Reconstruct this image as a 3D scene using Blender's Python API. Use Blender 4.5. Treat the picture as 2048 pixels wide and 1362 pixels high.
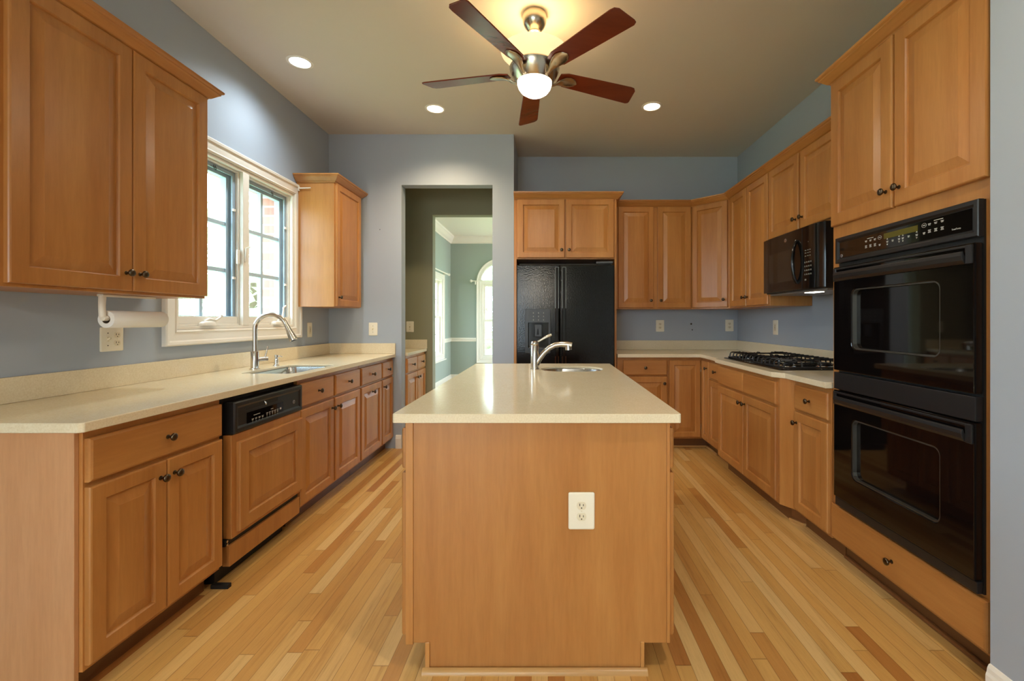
import bpy, bmesh, math, random
from mathutils import Matrix, Vector, Euler

for o in list(bpy.data.objects):
    bpy.data.objects.remove(o)
SC = bpy.context.scene
COL = SC.collection
R = math.radians
PI = math.pi
rnd = random.Random(7)

# ------------------------------------------------------------------ camera
EYE = 1.24
cam_d = bpy.data.cameras.new('camera')
cam = bpy.data.objects.new('camera', cam_d)
COL.objects.link(cam)
cam.location = (0, 0, EYE)
cam.rotation_euler = (R(90), 0, 0)
cam_d.sensor_width = 36
cam_d.lens = 900 / 2048 * 36
cam_d.shift_x = (1024 - 1096) / 2048
cam_d.shift_y = (640 - 681) / 2048
cam_d.clip_start = 0.05
SC.camera = cam

# ------------------------------------------------------------------ world, exposure
SC.view_settings.view_transform = 'Standard'
SC.view_settings.look = 'None'
SC.view_settings.gamma = 1
SC.view_settings.exposure = 0.12
SC.view_settings.use_curve_mapping = False
W = bpy.data.worlds.new('sky')
SC.world = W
W.use_nodes = True
wn = W.node_tree.nodes
wl = W.node_tree.links
wn.clear()
wo = wn.new('ShaderNodeOutputWorld')
wb = wn.new('ShaderNodeBackground')
wt = wn.new('ShaderNodeTexCoord')
wg = wn.new('ShaderNodeSeparateXYZ')
wr = wn.new('ShaderNodeValToRGB')
wr.color_ramp.elements[0].position = 0.45
wr.color_ramp.elements[0].color = (0.62, 0.64, 0.66, 1)
wr.color_ramp.elements[1].position = 0.60
wr.color_ramp.elements[1].color = (0.72, 0.88, 1.0, 1)
wm = wn.new('ShaderNodeMath')
wm.operation = 'MULTIPLY_ADD'
wm.inputs[1].default_value = 0.5
wm.inputs[2].default_value = 0.5
wl.new(wt.outputs['Generated'], wg.inputs[0])
wl.new(wg.outputs['Z'], wm.inputs[0])
wl.new(wm.outputs[0], wr.inputs[0])
wl.new(wr.outputs[0], wb.inputs[0])
wb.inputs[1].default_value = 12.0
wl.new(wb.outputs[0], wo.inputs[0])


def lamp(name, typ, loc, energy, color, rot=(0, 0, 0), **kw):
    d = bpy.data.lights.new(name, typ)
    d.energy = energy
    d.color = color
    for k, v in kw.items():
        setattr(d, k, v)
    o = bpy.data.objects.new(name, d)
    COL.objects.link(o)
    o.location = loc
    o.rotation_euler = rot
    return o


WARM = (1.0, 0.78, 0.50)
NEUT = (1.0, 0.90, 0.76)
COOL = (0.85, 0.95, 1.0)

# ------------------------------------------------------------------ the room's sizes
XL, XR = -2.12, 2.085        # side walls
YF, YB = 4.35, 4.95          # wall with the doorway, wall behind the range corner
XS = -0.33                   # where those two walls step
H = 3.035                    # ceiling
YP = 5.17                    # pantry's far wall
YD = 9.20                    # dining room's far wall
XD = -1.99                   # pantry and dining left wall
XN = 1.43                    # near right wall
YN = 1.455                   # its end
YR = -3.2                    # wall behind the camera


# ------------------------------------------------------------------ materials
def lin(r, g, b):
    f = lambda c: (c / 255 / 12.92) if c / 255 <= 0.04045 else ((c / 255 + 0.055) / 1.055) ** 2.4
    return (f(r), f(g), f(b), 1)


class NT:
    def __init__(s, name):
        s.m = bpy.data.materials.new(name)
        s.m.use_nodes = True
        s.n = s.m.node_tree.nodes
        s.l = s.m.node_tree.links
        s.b = s.n['Principled BSDF']
        s.out = s.n['Material Output']

    def node(s, t, **kw):
        x = s.n.new(t)
        for k, v in kw.items():
            setattr(x, k, v)
        return x

    def link(s, a, b):
        s.l.new(a, b)

    def coords(s, kind='Object', scale=(1, 1, 1)):
        tc = s.node('ShaderNodeTexCoord')
        mp = s.node('ShaderNodeMapping')
        mp.inputs['Scale'].default_value = scale
        s.link(tc.outputs[kind], mp.inputs[0])
        return mp.outputs[0]

    def noise(s, vec, scale, detail=4, rough=0.55):
        x = s.node('ShaderNodeTexNoise')
        x.inputs['Scale'].default_value = scale
        x.inputs['Detail'].default_value = detail
        x.inputs['Roughness'].default_value = rough
        s.link(vec, x.inputs['Vector'])
        return x.outputs['Fac']

    def ramp(s, fac, stops):
        x = s.node('ShaderNodeValToRGB')
        e = x.color_ramp.elements
        while len(e) < len(stops):
            e.new(0.5)
        for i, (p, c) in enumerate(stops):
            e[i].position = p
            e[i].color = c
        s.link(fac, x.inputs[0])
        return x.outputs[0]

    def mix(s, fac, a, b, blend='MIX'):
        x = s.node('ShaderNodeMix', data_type='RGBA', blend_type=blend)
        if hasattr(fac, 'is_linked'):
            s.link(fac, x.inputs[0])
        else:
            x.inputs[0].default_value = fac
        for v, i in ((a, 6), (b, 7)):
            if hasattr(v, 'is_linked'):
                s.link(v, x.inputs[i])
            else:
                x.inputs[i].default_value = v
        return x.outputs[2]

    def math(s, op, a, b=None):
        x = s.node('ShaderNodeMath', operation=op)
        for v, i in ((a, 0), (b, 1)):
            if v is None:
                continue
            if hasattr(v, 'is_linked'):
                s.link(v, x.inputs[i])
            else:
                x.inputs[i].default_value = v
        return x.outputs[0]

    def bump(s, h, strength, dist=0.002):
        x = s.node('ShaderNodeBump')
        x.inputs['Strength'].default_value = strength
        x.inputs['Distance'].default_value = dist
        s.link(h, x.inputs['Height'])
        s.link(x.outputs[0], s.b.inputs['Normal'])


def plain(name, col, rough=0.5, metal=0.0, spec=0.5, coat=0.0, emit=None, estr=0.0):
    t = NT(name)
    t.b.inputs['Base Color'].default_value = col
    t.b.inputs['Roughness'].default_value = rough
    t.b.inputs['Metallic'].default_value = metal
    t.b.inputs['Specular IOR Level'].default_value = spec
    t.b.inputs['Coat Weight'].default_value = coat
    if emit:
        t.b.inputs['Emission Color'].default_value = emit
        t.b.inputs['Emission Strength'].default_value = estr
    return t.m


def paint(name, col, rough=0.6, bump=0.06):
    t = NT(name)
    v = t.coords('Object')
    n = t.noise(v, 1.3, 3)
    c2 = tuple(x * 0.94 for x in col[:3]) + (1,)
    t.link(t.mix(n, col, c2), t.b.inputs['Base Color'])
    t.b.inputs['Roughness'].default_value = rough
    t.b.inputs['Specular IOR Level'].default_value = 0.3
    t.bump(t.noise(v, 260, 2), bump, 0.001)
    return t.m


def maple(name, light, dark, rough=0.36, axis='z'):
    t = NT(name)
    s = {'z': (9, 9, 0.9), 'x': (0.9, 9, 9), 'y': (9, 0.9, 9)}[axis]
    v = t.coords('Object', s)
    oi = t.node('ShaderNodeObjectInfo')
    add = t.node('ShaderNodeVectorMath', operation='ADD')
    mul = t.node('ShaderNodeVectorMath', operation='SCALE')
    cmb = t.node('ShaderNodeCombineXYZ')
    for i in range(3):
        t.link(oi.outputs['Random'], cmb.inputs[i])
    t.link(cmb.outputs[0], mul.inputs[0])
    mul.inputs['Scale'].default_value = 37
    t.link(v, add.inputs[0])
    t.link(mul.outputs[0], add.inputs[1])
    big = t.noise(add.outputs[0], 0.8, 5, 0.6)
    fine = t.noise(add.outputs[0], 9, 5, 0.65)
    c = t.ramp(big, [(0.25, dark), (0.5, tuple((a + b) / 2 for a, b in zip(light, dark))), (0.75, light)])
    f = t.ramp(fine, [(0.35, (0.86, 0.84, 0.80, 1)), (0.6, (1, 1, 1, 1))])
    c = t.mix(0.55, c, f, 'MULTIPLY')
    rv = t.node('ShaderNodeMapRange')
    rv.inputs['To Min'].default_value = 0.92
    rv.inputs['To Max'].default_value = 1.05
    t.link(oi.outputs['Random'], rv.inputs['Value'])
    cm = t.node('ShaderNodeVectorMath', operation='SCALE')
    t.link(c, cm.inputs[0])
    t.link(rv.outputs[0], cm.inputs['Scale'])
    t.link(cm.outputs[0], t.b.inputs['Base Color'])
    t.b.inputs['Roughness'].default_value = rough
    t.b.inputs['Specular IOR Level'].default_value = 0.45
    t.b.inputs['Coat Weight'].default_value = 0.15
    t.b.inputs['Coat Roughness'].default_value = 0.25
    t.bump(fine, 0.05, 0.001)
    return t.m


def floorboards():
    t = NT('oak_strip_floor')
    tc = t.node('ShaderNodeTexCoord')
    sp = t.node('ShaderNodeSeparateXYZ')
    t.link(tc.outputs['Object'], sp.inputs[0])
    X, Y = sp.outputs[0], sp.outputs[1]
    row_f = t.math('DIVIDE', X, 0.0572)
    row = t.math('FLOOR', row_f)
    wn1 = t.node('ShaderNodeTexWhiteNoise', noise_dimensions='1D')
    t.link(row, wn1.inputs['W'])
    off = t.math('MULTIPLY', wn1.outputs['Value'], 7.3)
    lenr = t.math('ADD', t.math('MULTIPLY', wn1.outputs['Value'], 0.7), 0.85)
    seg_f = t.math('ADD', t.math('DIVIDE', Y, lenr), off)
    seg = t.math('FLOOR', seg_f)
    cid = t.node('ShaderNodeCombineXYZ')
    t.link(row, cid.inputs[0])
    t.link(seg, cid.inputs[1])
    wn2 = t.node('ShaderNodeTexWhiteNoise', noise_dimensions='2D')
    t.link(cid.outputs[0], wn2.inputs['Vector'])
    base = t.ramp(wn2.outputs['Value'], [
        (0.0, lin(172, 112, 56)), (0.07, lin(190, 134, 70)), (0.2, lin(203, 153, 86)),
        (0.6, lin(211, 165, 96)), (0.85, lin(217, 175, 110)), (1.0, lin(223, 187, 128))])
    gv = t.node('ShaderNodeCombineXYZ')
    t.link(t.math('MULTIPLY', X, 26), gv.inputs[0])
    t.link(t.math('MULTIPLY', Y, 1.6), gv.inputs[1])
    t.link(t.math('MULTIPLY', wn2.outputs['Value'], 50), gv.inputs[2])
    g1 = t.noise(gv.outputs[0], 1.6, 6, 0.65)
    g2 = t.noise(gv.outputs[0], 7, 4, 0.7)
    grain = t.ramp(g1, [(0.28, (0.66, 0.55, 0.42, 1)), (0.45, (0.95, 0.93, 0.9, 1)), (0.7, (1.04, 1.03, 1.0, 1))])
    fine = t.ramp(g2, [(0.3, (0.86, 0.82, 0.76, 1)), (0.55, (1, 1, 1, 1))])
    c = t.mix(0.75, base, grain, 'MULTIPLY')
    c = t.mix(0.6, c, fine, 'MULTIPLY')
    fx = t.math('FRACT', row_f)
    ex = t.math('MINIMUM', fx, t.math('SUBTRACT', 1, fx))
    fy = t.math('FRACT', seg_f)
    ey = t.math('MULTIPLY', t.math('MINIMUM', fy, t.math('SUBTRACT', 1, fy)), 13)
    e = t.math('MINIMUM', ex, ey)
    gap = t.ramp(e, [(0.0, (0.45, 0.36, 0.28, 1)), (0.035, (1, 1, 1, 1))])
    c = t.mix(0.85, c, gap, 'MULTIPLY')
    t.link(c, t.b.inputs['Base Color'])
    t.b.inputs['Roughness'].default_value = 0.33
    t.b.inputs['Specular IOR Level'].default_value = 0.45
    bh = t.ramp(e, [(0.0, (0, 0, 0, 1)), (0.04, (1, 1, 1, 1))])
    t.bump(bh, 0.25, 0.001)
    return t.m


def quartz():
    t = NT('beige_quartz')
    v = t.coords('Object')
    a = t.noise(v, 170, 3, 0.7)
    b = t.noise(v, 9, 4, 0.6)
    c = t.ramp(a, [(0.3, lin(218, 202, 168)), (0.5, lin(229, 215, 183)), (0.7, lin(237, 226, 200))])
    c = t.mix(0.25, c, t.ramp(b, [(0.3, lin(222, 206, 172)), (0.7, lin(234, 221, 192))]))
    t.link(c, t.b.inputs['Base Color'])
    t.b.inputs['Roughness'].default_value = 0.13
    t.b.inputs['Specular IOR Level'].default_value = 0.55
    return t.m


def steel(name, col, rough, axis=None):
    t = NT(name)
    t.b.inputs['Base Color'].default_value = col
    t.b.inputs['Metallic'].default_value = 1
    t.b.inputs['Roughness'].default_value = rough
    return t.m


def leather_black():
    t = NT('textured_black_enamel')
    v = t.coords('Object')
    t.b.inputs['Base Color'].default_value = (0.006, 0.006, 0.006, 1)
    t.b.inputs['Roughness'].default_value = 0.15
    t.b.inputs['Specular IOR Level'].default_value = 0.35
    t.bump(t.noise(v, 85, 2, 0.5), 0.28, 0.003)
    return t.m


def pane(name, tint=(0.97, 1, 0.99, 1), gloss=0.06):
    t = NT(name)
    t.n.remove(t.b)
    tr = t.node('ShaderNodeBsdfTransparent')
    tr.inputs[0].default_value = tint
    gl = t.node('ShaderNodeBsdfGlossy')
    gl.inputs['Roughness'].default_value = 0.02
    mx = t.node('ShaderNodeMixShader')
    mx.inputs[0].default_value = gloss
    t.link(tr.outputs[0], mx.inputs[1])
    t.link(gl.outputs[0], mx.inputs[2])
    t.link(mx.outputs[0], t.out.inputs[0])
    return t.m


def bricks():
    t = NT('red_brick')
    tc = t.node('ShaderNodeTexCoord')
    sp = t.node('ShaderNodeSeparateXYZ')
    t.link(tc.outputs['Object'], sp.inputs[0])
    cb = t.node('ShaderNodeCombineXYZ')
    t.link(t.math('ADD', sp.outputs[0], sp.outputs[1]), cb.inputs[0])
    t.link(sp.outputs[2], cb.inputs[1])
    br = t.node('ShaderNodeTexBrick')
    t.link(cb.outputs[0], br.inputs['Vector'])
    br.inputs['Scale'].default_value = 1
    br.inputs['Brick Width'].default_value = 0.21
    br.inputs['Row Height'].default_value = 0.075
    br.inputs['Mortar Size'].default_value = 0.007
    br.inputs['Color1'].default_value = lin(176, 122, 112)
    br.inputs['Color2'].default_value = lin(190, 140, 126)
    br.inputs['Mortar'].default_value = lin(220, 214, 206)
    t.link(br.outputs[0], t.b.inputs['Base Color'])
    t.b.inputs['Roughness'].default_value = 0.9
    return t.m


def leafy(name, a, b, trans=0.0):
    t = NT(name)
    v = t.coords('Object')
    t.link(t.ramp(t.noise(v, 3, 3), [(0.3, a), (0.7, b)]), t.b.inputs['Base Color'])
    t.b.inputs['Roughness'].default_value = 0.7
    if trans:
        tr = t.node('ShaderNodeBsdfTranslucent')
        tr.inputs[0].default_value = b
        mx = t.node('ShaderNodeMixShader')
        mx.inputs[0].default_value = trans
        t.link(t.b.outputs[0], mx.inputs[1])
        t.link(tr.outputs[0], mx.inputs[2])
        t.link(mx.outputs[0], t.out.inputs[0])
    return t.m


M = {}
M['maple'] = maple('honey_maple', lin(198, 140, 77), lin(168, 107, 51))
M['maple_x'] = maple('honey_maple_rail', lin(198, 140, 77), lin(168, 107, 51), axis='x')
M['maple_pale'] = maple('pale_maple_panel', lin(210, 160, 116), lin(188, 134, 90))
M['toe_shade'] = maple('shade_darkened_toe_maple', lin(128, 82, 46), lin(104, 64, 34), axis='x')  # brown maple darkened so the recessed toe kicks look shaded
M['floor'] = floorboards()
M['quartz'] = quartz()
M['wall'] = paint('blue_grey_paint', lin(168, 177, 188))
M['sage'] = paint('sage_green_paint', lin(164, 175, 166))
M['pantry'] = paint('olive_pantry_wall', lin(146, 144, 118))  # darker and more yellow than the dining room's sage
M['ceil'] = paint('ceiling_paint', lin(215, 206, 192), 0.8)
M['white'] = plain('white_trim_paint', lin(236, 230, 218), 0.35)
M['plate'] = plain('ivory_plastic', lin(238, 230, 208), 0.35)
M['device'] = plain('ivory_plastic_device', lin(226, 214, 184), 0.4)
M['slot'] = plain('dark_slot', lin(60, 50, 36), 0.8)
M['bronze'] = steel('aged_bronze', lin(92, 80, 66), 0.28)
M['nickel'] = steel('brushed_nickel', lin(196, 188, 172), 0.24)
M['nickel_s'] = steel('satin_nickel_faucet', lin(206, 200, 190), 0.22)
M['chrome'] = steel('chrome', lin(220, 222, 224), 0.07)
M['stainless'] = steel('stainless_sink', lin(190, 196, 202), 0.22)
M['black'] = plain('black_gloss_enamel', (0.006, 0.006, 0.006, 1), 0.10, spec=0.5)
M['blackglass'] = plain('black_oven_glass', (0.004, 0.003, 0.003, 1), 0.04, spec=0.5)
M['reflection_tint'] = plain('reflection_tinted_glass', (0.022, 0.018, 0.013, 1), 0.05)  # black glass lifted towards brown to stand for a reflection
M['blacksatin'] = plain('black_satin_plastic', (0.012, 0.012, 0.013, 1), 0.34)
M['blackmatte'] = plain('matte_black', (0.006, 0.006, 0.006, 1), 0.6)
M['iron'] = plain('cast_iron', (0.010, 0.010, 0.011, 1), 0.38)
M['fridge'] = leather_black()
M['legend'] = plain('pale_legend_print', lin(190, 190, 184), 0.5)
M['dimlegend'] = plain('grey_legend_print', lin(130, 128, 120), 0.5)
M['lcd'] = plain('olive_display', lin(88, 82, 26), 0.2)
M['badge'] = steel('silver_badge', lin(200, 200, 200), 0.3)
M['cherry'] = maple('dark_cherry', lin(124, 50, 24), lin(98, 36, 16), 0.25, 'x')
M['towel'] = plain('paper_towel', lin(240, 238, 232), 0.95)
M['card'] = plain('cardboard_core', lin(110, 92, 70), 0.9)
M['ivoryplastic'] = plain('white_plastic_holder', lin(238, 230, 214), 0.4)
M['screen'] = plain('grey_screen_frame', lin(150, 170, 186), 0.5)
M['sash'] = plain('pale_blue_grey_sash', lin(180, 200, 212), 0.45)
M['pane'] = pane('window_glass', (0.93, 0.98, 1.0, 1))
M['brick'] = bricks()
M['grass'] = leafy('lawn', lin(150, 176, 120), lin(180, 200, 140))
M['leaf'] = leafy('leaves', lin(160, 188, 140), lin(200, 218, 174), 0.5)
M['bark'] = leafy('bark', lin(80, 64, 50), lin(110, 92, 74))
M['lampglow'] = plain('lit_opal_glass', (1, 0.9, 0.75, 1), 0.3, emit=(1.0, 0.86, 0.66, 1), estr=9.0)
M['bowlglow'] = plain('lit_amber_glass', (0.9, 0.75, 0.5, 1), 0.3, emit=(1.0, 0.74, 0.38, 1), estr=0.95)
M['bulbwarm'] = plain('lit_warm_bulb', (1, 1, 1, 1), 0.3, emit=(1.0, 0.84, 0.58, 1), estr=9.0)
M['bulbcool'] = plain('lit_cool_bulb', (1, 1, 1, 1), 0.3, emit=(0.82, 1.0, 1.0, 1), estr=7.0)
M['hoodlamp'] = plain('lit_hood_lamp', (1, 1, 1, 1), 0.3, emit=(1.0, 0.93, 0.8, 1), estr=9.0)
M['baffle'] = plain('pale_reflector', lin(235, 225, 205), 0.3)
M['shoe'] = maple('pale_shoe_moulding', lin(205, 160, 100), lin(180, 134, 80), axis='x')
M['darkgrey'] = plain('dark_window_trim', lin(96, 94, 88), 0.3, metal=0.7)
M['grey'] = plain('grey_metal_filter', lin(150, 148, 140), 0.4, metal=0.6)


# ------------------------------------------------------------------ mesh building
class MB:
    def __init__(s, T=None):
        s.bm = bmesh.new()
        s.T = T or Matrix.Identity(4)

    def v(s, p):
        return s.bm.verts.new(s.T @ Vector(p))

    def face(s, vs):
        try:
            return s.bm.faces.new(vs)
        except ValueError:
            return None

    def box(s, x0, x1, y0, y1, z0, z1):
        p = [s.v((x, y, z)) for z in (z0, z1) for y in (y0, y1) for x in (x0, x1)]
        for f in ((0, 2, 3, 1), (4, 5, 7, 6), (0, 1, 5, 4), (2, 6, 7, 3), (0, 4, 6, 2), (1, 3, 7, 5)):
            s.face([p[i] for i in f])
        return s

    def loft(s, rings, cap0=True, cap1=True, closed=True):
        vr = [[s.v(p) for p in r] for r in rings]
        n = len(vr[0])
        for a, b in zip(vr, vr[1:]):
            for i in range(n if closed else n - 1):
                j = (i + 1) % n
                s.face([a[i], a[j], b[j], b[i]])
        if cap0:
            s.face(list(reversed(vr[0])))
        if cap1:
            s.face(vr[-1])
        return s

    def prism(s, pts, z0, z1):
        return s.loft([[(x, y, z0) for x, y in pts], [(x, y, z1) for x, y in pts]])

    def slab(s, outer, holes, f, a, b):
        """a plate with holes: 2-D loops mapped to 3-D by f(u, v, w), from w=a to w=b"""
        for w in (a, b):
            es = []
            for lp in [outer] + holes:
                vs = [s.v(f(u, v, w)) for u, v in lp]
                es += [s.bm.edges.new((vs[i], vs[(i + 1) % len(vs)])) for i in range(len(vs))]
            bmesh.ops.triangle_fill(s.bm, use_beauty=True, use_dissolve=False, edges=es)
        for lp in [outer] + holes:
            for i in range(len(lp)):
                p, q = lp[i], lp[(i + 1) % len(lp)]
                s.face([s.v(f(*p, a)), s.v(f(*q, a)), s.v(f(*q, b)), s.v(f(*p, b))])
        bmesh.ops.remove_doubles(s.bm, verts=s.bm.verts, dist=1e-5)
        return s

    def rebated(s, outer, hole, wide, z0, zm, z1):
        """a slab whose hole is cut wider underneath (hole and wide have the same number of points)"""
        for z, lps in ((z0, (outer, wide)), (z1, (outer, hole))):
            es = []
            for lp in lps:
                vs = [s.v((u, v, z)) for u, v in lp]
                es += [s.bm.edges.new((vs[i], vs[(i + 1) % len(vs)])) for i in range(len(vs))]
            bmesh.ops.triangle_fill(s.bm, use_beauty=True, use_dissolve=False, edges=es)
        for lo, za, hi, zb in ((outer, z0, outer, z1), (hole, zm, hole, z1), (wide, zm, hole, zm), (wide, z0, wide, zm)):
            for i in range(len(lo)):
                j = (i + 1) % len(lo)
                s.face([s.v((*lo[i], za)), s.v((*lo[j], za)), s.v((*hi[j], zb)), s.v((*hi[i], zb))])
        bmesh.ops.remove_doubles(s.bm, verts=s.bm.verts, dist=1e-5)
        return s

    def tube(s, pts, r, n=12, cap=True, flat=1.0):
        pts = [Vector(p) for p in pts]
        rs = r if isinstance(r, (list, tuple)) else [r] * len(pts)
        t0 = (pts[1] - pts[0]).normalized()
        up = Vector((0, 0, 1)) if abs(t0.z) < 0.9 else Vector((1, 0, 0))
        nx = t0.cross(up).normalized()
        rings = []
        for i, p in enumerate(pts):
            t = (pts[min(i + 1, len(pts) - 1)] - pts[max(i - 1, 0)]).normalized()
            nx = (nx - t * nx.dot(t)).normalized()
            ny = t.cross(nx)
            rings.append([p + (nx * math.cos(k * 2 * PI / n) + ny * math.sin(k * 2 * PI / n) * flat) * rs[i] for k in range(n)])
        return s.loft(rings, cap, cap)

    def lathe(s, prof, c=(0, 0, 0), axis='z', n=32, cap0=True, cap1=True):
        def q(r, h, a):
            u, v = r * math.cos(a), r * math.sin(a)
            if axis == 'z':
                return (c[0] + u, c[1] + v, c[2] + h)
            if axis == '-y':
                return (c[0] + u, c[1] - h, c[2] + v)
            if axis == 'y':
                return (c[0] + u, c[1] + h, c[2] + v)
            return (c[0] + h, c[1] + u, c[2] + v)
        rings = [[q(max(r, 1e-5), h, k * 2 * PI / n) for k in range(n)] for r, h in prof]
        return s.loft(rings, cap0, cap1)

    def sweep(s, path, prof, closed=False, f=None):
        """profile (out, h) swept along a 2-D path with mitred corners; out lies to the right of the path"""
        f = f or (lambda u, v, h: (u, v, h))
        P = [Vector(p) for p in path]
        n = len(P)
        rings = []
        for i in range(n):
            def nrm(a, b):
                d = (b - a).normalized()
                return Vector((d.y, -d.x))
            if closed or 0 < i < n - 1:
                n1 = nrm(P[i - 1], P[i])
                n2 = nrm(P[i], P[(i + 1) % n])
                m = (n1 + n2)
                m = m / max(1e-6, m.dot(n1))
            elif i == 0:
                m = nrm(P[0], P[1])
            else:
                m = nrm(P[-2], P[-1])
            rings.append([f(*(P[i] + m * o), h) for o, h in prof])
        if closed:
            rings.append(rings[0])
        return s.loft(rings, not closed, not closed)

    def build(s, name, mat, parent=None, bevel=0, smooth=None, seg=2, loc=None):
        bmesh.ops.remove_doubles(s.bm, verts=s.bm.verts, dist=1e-6)
        bmesh.ops.recalc_face_normals(s.bm, faces=s.bm.faces)
        me = bpy.data.meshes.new(name)
        s.bm.to_mesh(me)
        s.bm.free()
        me.materials.append(M[mat] if isinstance(mat, str) else mat)
        if smooth:
            for p in me.polygons:
                p.use_smooth = True
            me.set_sharp_from_angle(angle=R(smooth))
        o = bpy.data.objects.new(name, me)
        COL.objects.link(o)
        if parent:
            o.parent = parent
        if loc:
            o.location = loc
        if bevel:
            b = o.modifiers.new('bevel', 'BEVEL')
            b.width = bevel
            b.segments = seg
            b.limit_method = 'ANGLE'
            b.angle_limit = R(40)
        return o


def thing(name, label, cat, loc=(0, 0, 0), rz=0, group=None):
    o = bpy.data.objects.new(name, None)
    o.empty_display_size = 0.1
    COL.objects.link(o)
    o.location = loc
    o.rotation_euler = (0, 0, R(rz))
    tag(o, label, cat, group)
    return o


def tag(o, label, cat, group=None):
    o['label'] = label
    o['category'] = cat
    if group:
        o['group'] = group
    return o


def struct(o):
    o['kind'] = 'structure'
    return o


def root_struct(name, loc=(0, 0, 0), rz=0):
    o = bpy.data.objects.new(name, None)
    COL.objects.link(o)
    o.location = loc
    o.rotation_euler = (0, 0, R(rz))
    o['kind'] = 'structure'
    return o


def rect(x0, x1, y0, y1):
    return [(x0, y0), (x1, y0), (x1, y1), (x0, y1)]


def rrect(x0, x1, y0, y1, r, n=5):
    pts = []
    for cx, cy, a in ((x1 - r, y0 + r, -90), (x1 - r, y1 - r, 0), (x0 + r, y1 - r, 90), (x0 + r, y0 + r, 180)):
        for k in range(n + 1):
            t = R(a + 90 * k / n)
            pts.append((cx + r * math.cos(t), cy + r * math.sin(t)))
    return pts


def text(name, body, size, parent, T, mat, depth=0.0004, align='LEFT'):
    c = bpy.data.curves.new(name, 'FONT')
    c.body = body
    c.size = size
    c.extrude = depth
    c.align_x = align
    tmp = bpy.data.objects.new(name, c)
    COL.objects.link(tmp)
    dg = bpy.context.evaluated_depsgraph_get()
    dg.update()
    me = bpy.data.meshes.new_from_object(tmp.evaluated_get(dg))
    bpy.data.objects.remove(tmp)
    me.transform(T)
    me.materials.clear()
    me.materials.append(M[mat])
    o = bpy.data.objects.new(name, me)
    COL.objects.link(o)
    o.parent = parent
    return o


FRONT = lambda x, y, z: Matrix.Translation((x, y, z)) @ Matrix.Rotation(R(90), 4, 'X')   # text facing -Y

# ------------------------------------------------------------------ cabinet pieces (local: x across, -y to the front)
T_DOOR = 0.02


def knob(parent, x, z, y=-T_DOOR, T=None):
    m = MB(T)
    m.lathe([(0.0085, 0), (0.0085, 0.002), (0.005, 0.004), (0.0045, 0.013), (0.008, 0.0165), (0.0135, 0.020),
             (0.0155, 0.024), (0.014, 0.0285), (0.008, 0.031), (0.0005, 0.0318)], (x, y, z), '-y', 20)
    return m.build('knob', 'bronze', parent, smooth=50)


def door(parent, x0, x1, z0, z1, kn=None, y=0.0, T=None, sw=0.052, name='door'):
    m = MB(T)
    t = T_DOOR

    def ring(i, d):
        return [(x0 + i, y + d, z0 + i), (x1 - i, y + d, z0 + i), (x1 - i, y + d, z1 - i), (x0 + i, y + d, z1 - i)]
    w = min(x1 - x0, z1 - z0)
    sw = min(sw, w * 0.24)
    rb = min(0.034, w * 0.12)
    m.loft([ring(0, 0), ring(0, -t + 0.006), ring(0.002, -t + 0.002), ring(0.006, -t), ring(sw, -t), ring(sw + 0.004, -t + 0.005),
            ring(sw + 0.006, -t + 0.0105), ring(sw + 0.010, -t + 0.0105), ring(sw + 0.010 + rb, -t + 0.002),
            ring(sw + 0.013 + rb, -t + 0.001)])
    o = m.build(name, 'maple', parent)
    if kn:
        side, vert = kn
        kx = x0 + 0.03 if side == 'L' else x1 - 0.03 if side == 'R' else (x0 + x1) / 2
        kz = z1 - 0.062 if vert == 'T' else z0 + 0.075
        knob(o, kx, kz, y - t, T)
    return o


def drawer(parent, x0, x1, z0, z1, kn=True, y=0.0, T=None, name='drawer'):
    m = MB(T)
    t = T_DOOR

    def ring(i, d):
        return [(x0 + i, y + d, z0 + i), (x1 - i, y + d, z0 + i), (x1 - i, y + d, z1 - i), (x0 + i, y + d, z1 - i)]
    m.loft([ring(0, 0), ring(0, -t + 0.007), ring(0.003, -t + 0.003), ring(0.009, -t)])
    o = m.build(name, 'maple_x', parent)
    if kn:
        knob(o, (x0 + x1) / 2, (z0 + z1) / 2, y - t, T)
    return o


CROWN = [(0.0, 0.0), (0.008, 0.0), (0.012, 0.008), (0.020, 0.012), (0.030, 0.022), (0.044, 0.036), (0.050, 0.040),
         (0.050, 0.046), (0.060, 0.052), (0.062, 0.062), (0.0, 0.062)]
DZ0, DZ1, RZ0, RZ1 = 0.712, 0.855, 0.118, 0.696     # drawer and door heights of base units
UZ0, UZ1 = 1.352, 2.405                             # wall units


def open_box(x0, x1, y0, y1, z0, z1, fy=0.02):
    """a carcass without a top"""
    k = 0.016
    return MB().box(x0, x1, y0, y0 + fy, z0, z1).box(x0, x0 + k, y0 + fy, y1, z0, z1).box(x1 - k, x1, y0 + fy, y1, z0, z1) \
        .box(x0 + k, x1 - k, y1 - k, y1, z0, z1).box(x0 + k, x1 - k, y0 + fy, y1 - k, z0, z0 + k)


def base_unit(label, loc, rz, w, depth, group='maple base cabinets', x_end=0.0, hollow=False):
    t = thing('base_cabinet', label, 'cabinet', loc, rz, group)
    (open_box(0, w + x_end, 0, depth, 0.10, 0.8815) if hollow else MB().box(0, w + x_end, 0, depth, 0.10, 0.8815)).build('body', 'maple', t, 0.001)
    MB().box(0, w + x_end, 0.07, 0.085, 0, 0.0995).build('toe_kick', 'toe_shade', t)
    return t


def wall_unit(label, loc, rz, w, depth, h, group='maple wall cabinets', bottom=0.0):
    t = thing('wall_cabinet', label, 'cabinet', loc, rz, group)
    MB().box(0, w, 0, depth, bottom, h).build('body', 'maple', t, 0.001)
    return t


# ================================================================== SETTING
def simple(name, mat, *boxes):
    m = MB()
    for b in boxes:
        m.box(*b)
    return struct(m.build(name, mat))


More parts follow.
